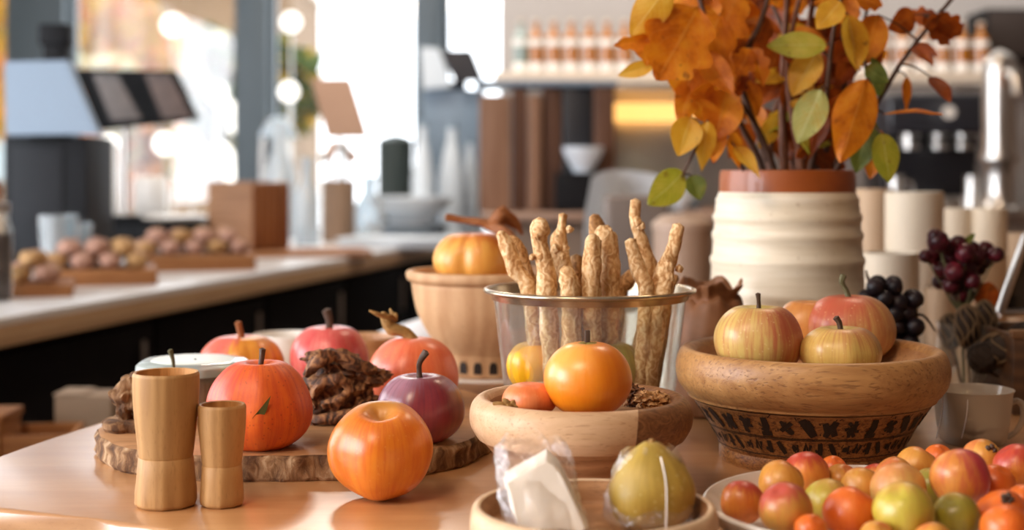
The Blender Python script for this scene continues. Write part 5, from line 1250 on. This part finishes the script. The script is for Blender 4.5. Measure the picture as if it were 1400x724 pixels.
for px in (1180, 1234, 1261, 1288, 1315, 1341): dup(b1, (X(px, sy), sy, zs))
t = bottle(712, 'slim grey-green bottle at the left end of the shelf', 'odd bottles on the shelf', plain('grey_green_glass', '8c9a94', .2))
# espresso machine + tap right
t = thing('espresso_machine', 'dark espresso machine on the back bar right of the bouquet', 'coffee machine', (X(1275, 4.75), 4.8, BT))
w = 66/F*4.75; zt = Z(128, 4.7)-BT
obj('body', boxm(-w, w, -.02, .22, 0, zt*.95, .012), plain('machine_black', '1b1c21', .3), t)
obj('head', boxm(-w*1.03, w*1.03, -.12, .22, zt*.66, zt, .015), plain('machine_dark_grey', '2c2d33', .3), t)
obj('drip_tray', boxm(-w, w, -.16, -.021, 0, .05, .006), m_steel, t)
for k in (-.5, .1, .6):
    g_ = obj('group_head', latm([(0, -.05), (.03, -.05), (.032, 0), (0, 0)], 24, ox=k*w, oy=-.07, oz=zt*.66), m_steel, t)
    obj('handle', tubem([(k*w, -.09, zt*.62), (k*w, -.2, zt*.58)], .012, n=1), m_black, g_)
obj('gauge', latm([(0, 0), (.022, 0), (.022, .01), (0, .01)], 24, ox=.0, oy=0, oz=0), m_white, t, loc=(0.03, -.125, zt*.84)).rotation_euler = (pi/2, 0, 0)
obj('cup_rail', tubem([(-w, -.1, zt+.03), (w, -.1, zt+.03)], .005, n=1), m_steel, t)
for i_, (px, rp) in enumerate(((1225, 13), (1330, 14))):
    t = thing('metal_jug', 'small steel milk jug %s the espresso machine' % ['at the left under', 'at the right under'][i_], 'jug', (X(px, 4.5), 4.5, BT), group='steel jugs at the espresso machine'); r = rp/F*4.5
    obj('jug', latm([(0, 0), (r, 0), (r*1.05, .02), (r*.8, .09), (r*.85, .12), (r*.75, .12), (0, .02)], 28), m_steel, t); obj('handle', tubem([(r*.8, 0, .1), (r*1.7, 0, .09), (r*1.6, 0, .03), (r, 0, .03)], .005), m_steel, t)
t = thing('beer_tap', 'tall shiny chrome tap column with a curved top at the right edge', 'tap', (X(1385, 4.3), 4.42, BT))
r = 24/F*4.3; zt = Z(62, 4.3)-BT
obj('column', latm(smooth_prof([(0, 0), (r*1.5, 0), (r*1.5, .02), (r*.9, .04), (r*.9, zt*.3), (r*1.2, zt*.32), (r*1.2, zt*.36), (r, zt*.38), (r, zt*.85), (r*.8, zt*.95), (0, zt)], 3), 40), m_steel, t)
obj('spout', tubem([(0, -.03, zt*.8), (0, -.12, zt*.84), (0, -.16, zt*.7)], .018), m_steel, t)
obj('badge', latm([(0, 0), (.022, 0), (.022, .008), (0, .01)], 24), plain('copper_badge', 'c98f63', .4), t, loc=(.0, -r*.98, zt*.82)).rotation_euler = (pi/2, 0, 0)
# black extractor box
t = thing('wall_speaker', 'black box mounted on the back wall in the upper right corner', 'speaker', (X(1385, 5.35), 5.42, Z(80, 5.35)))
obj('case', boxm(-.1, .2, -.06, .17, 0, .19, .01), m_black, t); obj('grille', boxm(-.09, .19, -.063, -.06, .01, .18, .001), m_char, t)

# ------------------------------------------------------------------ the room
m_wall = plain('off_white_wall', 'cfcfcd', .8, .02, 3, .01); m_dark = plain('hazed_window_frame', '66757f', .45, .03, 3, .01)  # frame colour lightened to carry the glare haze of the bright windows
m_ceil = plain('ceiling_paint', '9a948c', .9, .02, 3, .01); m_floor = wood('dark_floor_boards', '4a3a30', '66503f', '2c2018', .5, 1, .45, .2)
x0, x1, y0, y1, z0, z1 = -3.4, 3.3, -2.6, 7.6, -.75, 2.3
struct('floor', boxm(x0, x1, y0, y1+.2, z0-.1, z0), m_floor)
struct('ceiling', boxm(x0-.2, x1+.2, y0-.2, y1+.2, z1, z1+.1), m_ceil)
struct('wall_front', boxm(x0-.2, x1+.2, y0-.2, y0, z0, z1), plain('brown_front_wall', '7a6858', .8, .02, 3, .01))
struct('wall_right', boxm(x1, x1+.2, y0, y1+.2, z0, z1), plain('warm_brown_wall', '6e5a4a', .8, .02, 3, .01))
bm = bmesh.new(); box(bm, X(684, 5.6), x1, 5.6, 5.75, z0, z1)
struct('wall_back_bar', bm, plain('warm_grey_wall', 'a09a96', .8, .05, 1.5, .01))
# left wall with two openings
bm = bmesh.new()
box(bm, x0-.2, x0, y0, y1+.2, z0, -.15); box(bm, x0-.2, x0, y0, y1+.2, 1.9, z1)
for a_, b_ in ((y0, -1.2), (1.1, 1.5), (4.1, y1+.2)): box(bm, x0-.2, x0, a_, b_, -.15, 1.9)
struct('wall_left', bm, m_wall)
# window wall at the back: piers
yw = y1
bm = bmesh.new(); zs0, zs1 = -.35, 2.1
box(bm, x0, x1, yw, yw+.2, z0, zs0); box(bm, x0, x1, yw, yw+.2, zs1, z1)
box(bm, X(712, yw), x1, yw, yw+.2, zs0, zs1)
w_b = struct('wall_back', bm, plain('white_back_wall', 'e6e8ea', .7, .02, 3, .01))
piers = [(X(12, yw), X(91, yw)), (X(326, yw), X(367, yw)), (X(573, yw), X(606, yw))]
for i_, (a_, b_) in enumerate(piers):
    struct('trim_%d' % (i_+1), boxm(a_, b_, yw-.05, yw+.15, zs0, zs1, .006), m_dark)
spans = [(x0, piers[0][0]), (piers[0][1], piers[1][0]), (piers[1][1], piers[2][0]), (piers[2][1], X(712, yw))]
for i_, (a_, b_) in enumerate(spans):
    w_ = struct('window_%d' % (i_+1), boxm(a_, b_, yw+.08, yw+.09, zs0+.05, zs1-.05), clear('window_pane_glass_%d' % i_, 'ffffff', .02, .02, 1), smooth=False)
    bm = bmesh.new()
    for (c0, c1, e0, e1) in ((a_, b_, zs0, zs0+.05), (a_, b_, zs1-.05, zs1), (a_, a_+.03, zs0+.05, zs1-.05), (b_-.03, b_, zs0+.05, zs1-.05)): box(bm, c0, c1, yw+.05, yw+.12, e0, e1)
    obj('window_frame', bm, m_dark, w_)
for i_, (a_, b_) in enumerate(((-1.2, 1.1), (1.5, 4.1))):
    w_ = struct('window_%d' % (i_+5), boxm(x0-.12, x0-.11, a_, b_, -.15, 1.9), clear('side_window_glass_%d' % i_, 'ffffff', .02, .02, 1), smooth=False)
    bm = bmesh.new()
    for (c0, c1, e0, e1) in ((a_, b_, -.15, -.1), (a_, b_, 1.85, 1.9), (a_, a_+.05, -.1, 1.85), (b_-.05, b_, -.1, 1.85), ((a_+b_)/2-.03, (a_+b_)/2+.03, -.1, 1.85)): box(bm, x0-.15, x0-.07, c0, c1, e0, e1)
    obj('window_frame', bm, m_dark, w_)

# ------------------------------------------------------------------ outside
struct('ground', boxm(-14, 8, 7.9, 30, -1.05, -.95), plain('pale_pavement', 'd5cdbf', .8, .1, 2, .02))
def outtree(lb, x, y, r, z, cols, seed, n_=900, grp='street trees outside the windows'):
    t = thing('street_tree', lb, 'tree', (x, y, -.95), group=grp); rr = random.Random(seed)
    obj('trunk', tubem([(0, 0, 0), (.05, 0, 1.0), (0, .05, z+.95)], [.1, .08, .05], rough=.2), plain('grey_trunk_%d' % seed, '6d5c4c', .8), t)
    bm = bmesh.new()
    for k in range(n_):
        while True:
            v = Vector((rr.uniform(-1, 1), rr.uniform(-1, 1), rr.uniform(-1, 1)))
            if .3 < v.length < 1 and noise.noise(v*2.2+Vector((seed, 0, 0))) > -.12: break
        p = Vector((v.x*r, v.y*r, v.z*r*1.1+z+.95)); s = rr.uniform(.07, .16)
        a_ = Vector((rr.uniform(-1, 1), rr.uniform(-1, 1), rr.uniform(-1, 1))).normalized(); b_ = a_.cross(Vector((.3, .5, .8))).normalized()
        vs = [bm.verts.new(p+a_*s), bm.verts.new(p+b_*s*.6+a_*.02), bm.verts.new(p-a_*s), bm.verts.new(p-b_*s*.6)]; f = bm.faces.new(vs); f.material_index = rr.randrange(len(cols))
    obj('foliage', bm, [LMO[c] for c in cols], t, smooth=False)
def omat(name, c):
    n = N(name); d = n.n('ShaderNodeBsdfDiffuse', {0: lin(c)}).outputs[0]; tr = n.n('ShaderNodeBsdfTranslucent', {0: lin(c)}).outputs[0]
    n.done(n.n('ShaderNodeMixShader', {0: .5, 1: d, 2: tr}).outputs[0]); return n.m
LMO = {'y': omat('yellow_tree_leaf', 'b8922a'), 'g': omat('green_tree_leaf', '4a5a2c'), 'o': omat('apricot_tree_leaf', 'c98a50'), 'w': omat('pale_tree_leaf', 'b8b490'), 'b': omat('grey_brown_leaf', '6e6050')}
outtree('yellow-leaved street tree outside, left of the second window', -3.5, 11.6, .85, 1.2, 'yyo', 1)
outtree('green and yellow street tree outside behind the menu screen', -4.6, 14.2, .9, 1.35, 'gyg', 2)
outtree('apricot-leaved low tree outside the second window', -2.75, 9.6, .5, .5, 'oow', 3)
outtree('pale grey-green tree outside beside the middle window post', -2.95, 14.3, .7, 1.0, 'wbg', 4)
outtree('green tree seen in the narrow gap right of the middle window post', -1.76, 10.8, .3, .9, 'ggy', 5)
outtree('yellow tree outside at the far left edge of the photo', -5.3, 12.5, .8, .9, 'yyw', 6)
t = thing('street_building', 'pale building across the street outside the windows', 'building', (-5, 20, -.95))
obj('wall', boxm(-7, 1.9, 0, 3, 0, 3.9), plain('pale_peach_render', '8c7054', .9, .3, .6, .01), t)
for k in range(6): w_ = obj('window', boxm(-6.4+k*1.3, -5.7+k*1.3, -.04, 0, 1.1, 2.6), plain('shop_window_%d' % k, '8f9a9c', .2) if k == 0 else bpy.data.materials['shop_window_0'], t)
obj('roof', boxm(-7.2, 2.0, -.3, 3.2, 3.9, 4.1), m_white, t)
mg = emit('glint_glow', 'fffaf0', 3.0)  # glowing balls on posts, added to imitate out-of-focus glints outdoors
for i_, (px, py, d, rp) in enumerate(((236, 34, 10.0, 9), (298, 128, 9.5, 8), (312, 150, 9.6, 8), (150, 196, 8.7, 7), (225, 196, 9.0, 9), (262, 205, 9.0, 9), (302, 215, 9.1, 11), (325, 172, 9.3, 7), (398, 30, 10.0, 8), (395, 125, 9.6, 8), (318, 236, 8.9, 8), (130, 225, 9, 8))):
    r = rp*1.7/F*d; t = thing('glint_ball', 'white ball added as a glint outside %s' % ['near the top of the second window', 'right of the menu screen, upper one', 'right of the menu screen, lower one', 'below the left end of the menu screen', 'below the menu screen near the pole', 'below the right end of the menu screen', 'low beside the middle window post', 'touching the middle window post', 'at the top right of the middle post', 'left of the brown menu board', 'lowest one beside the middle post', 'low at the left of the second window'][i_], 'glint', P(px, py, d), group='added glint balls outside the windows')
    bm = bmesh.new(); blob(bm, (0, 0, 0), r, 2, 0); obj('glint_sphere', bm, mg, t)
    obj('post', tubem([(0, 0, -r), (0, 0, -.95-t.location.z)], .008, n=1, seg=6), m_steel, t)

# ------------------------------------------------------------------ light
w = bpy.data.worlds.new('Sky'); bpy.context.scene.world = w; w.use_nodes = True
nt = w.node_tree; bg = nt.nodes['Background']; bg.inputs[0].default_value = lin('eef4fa'); bg.inputs[1].default_value = 4.3
def area(name, loc, tgt, sx, sy_, pw, col):
    l = bpy.data.lights.new(name, 'AREA'); l.shape = 'RECTANGLE'; l.size = sx; l.size_y = sy_; l.energy = pw; l.color = lin(col)[:3]
    o = bpy.data.objects.new(name, l); C.objects.link(o); o.location = loc
    o.rotation_euler = (Vector(tgt)-Vector(loc)).to_track_quat('-Z', 'Y').to_euler(); return o
area('daylight_side_window', (-3.36, -.05, .9), (1, -.05+.2, .5), 2.2, 1.9, 140, 'f4f7ff')
area('daylight_second_window', (-3.36, 2.8, .9), (0, 2.8, .6), 2.5, 1.9, 48, 'f4f7ff')
area('back_bar_wash_fill', (.95, 4.9, 1.5), (.95, 5.6, .6), 3.0, .2, 19, 'fff8f0')  # unseen strip added over the shelf to brighten bottles and back wall
area('counter_fill', (-.75, 5.3, 2.2), (-.7, 5.6, 0), .5, .5, 34, 'fff2e4')  # unseen fill added to lift the china at the far counter end
area('middle_fill', (.9, 3.1, 2.25), (.8, 3.3, 0), .5, .5, 16, 'ffe0c0')  # unseen fill added mid-room to brighten the chair
area('warm_front_fill', (-.9, -.3, 2.2), (.1, 1.2, 0), .7, .7, 42, 'ffdfc0')  # unseen overhead fill for camera-facing sides and fruit highlights

cam = bpy.data.cameras.new('camera'); co = bpy.data.objects.new('camera', cam); C.objects.link(co)
co.location = (0, 0, H); co.rotation_euler = (pi/2, 0, 0)
cam.sensor_width = 36; cam.lens = 36*F/1400; cam.shift_y = -(362-HZ)/1400; cam.clip_end = 100; cam.clip_start = .02
cam.dof.use_dof = True; cam.dof.focus_distance = 1.25; cam.dof.aperture_fstop = cam.lens/1000/.0135
sc = bpy.context.scene; sc.camera = co
sc.view_settings.view_transform = 'Standard'; sc.view_settings.look = 'None'; sc.view_settings.exposure = .15; sc.view_settings.gamma = 1; sc.view_settings.use_curve_mapping = False
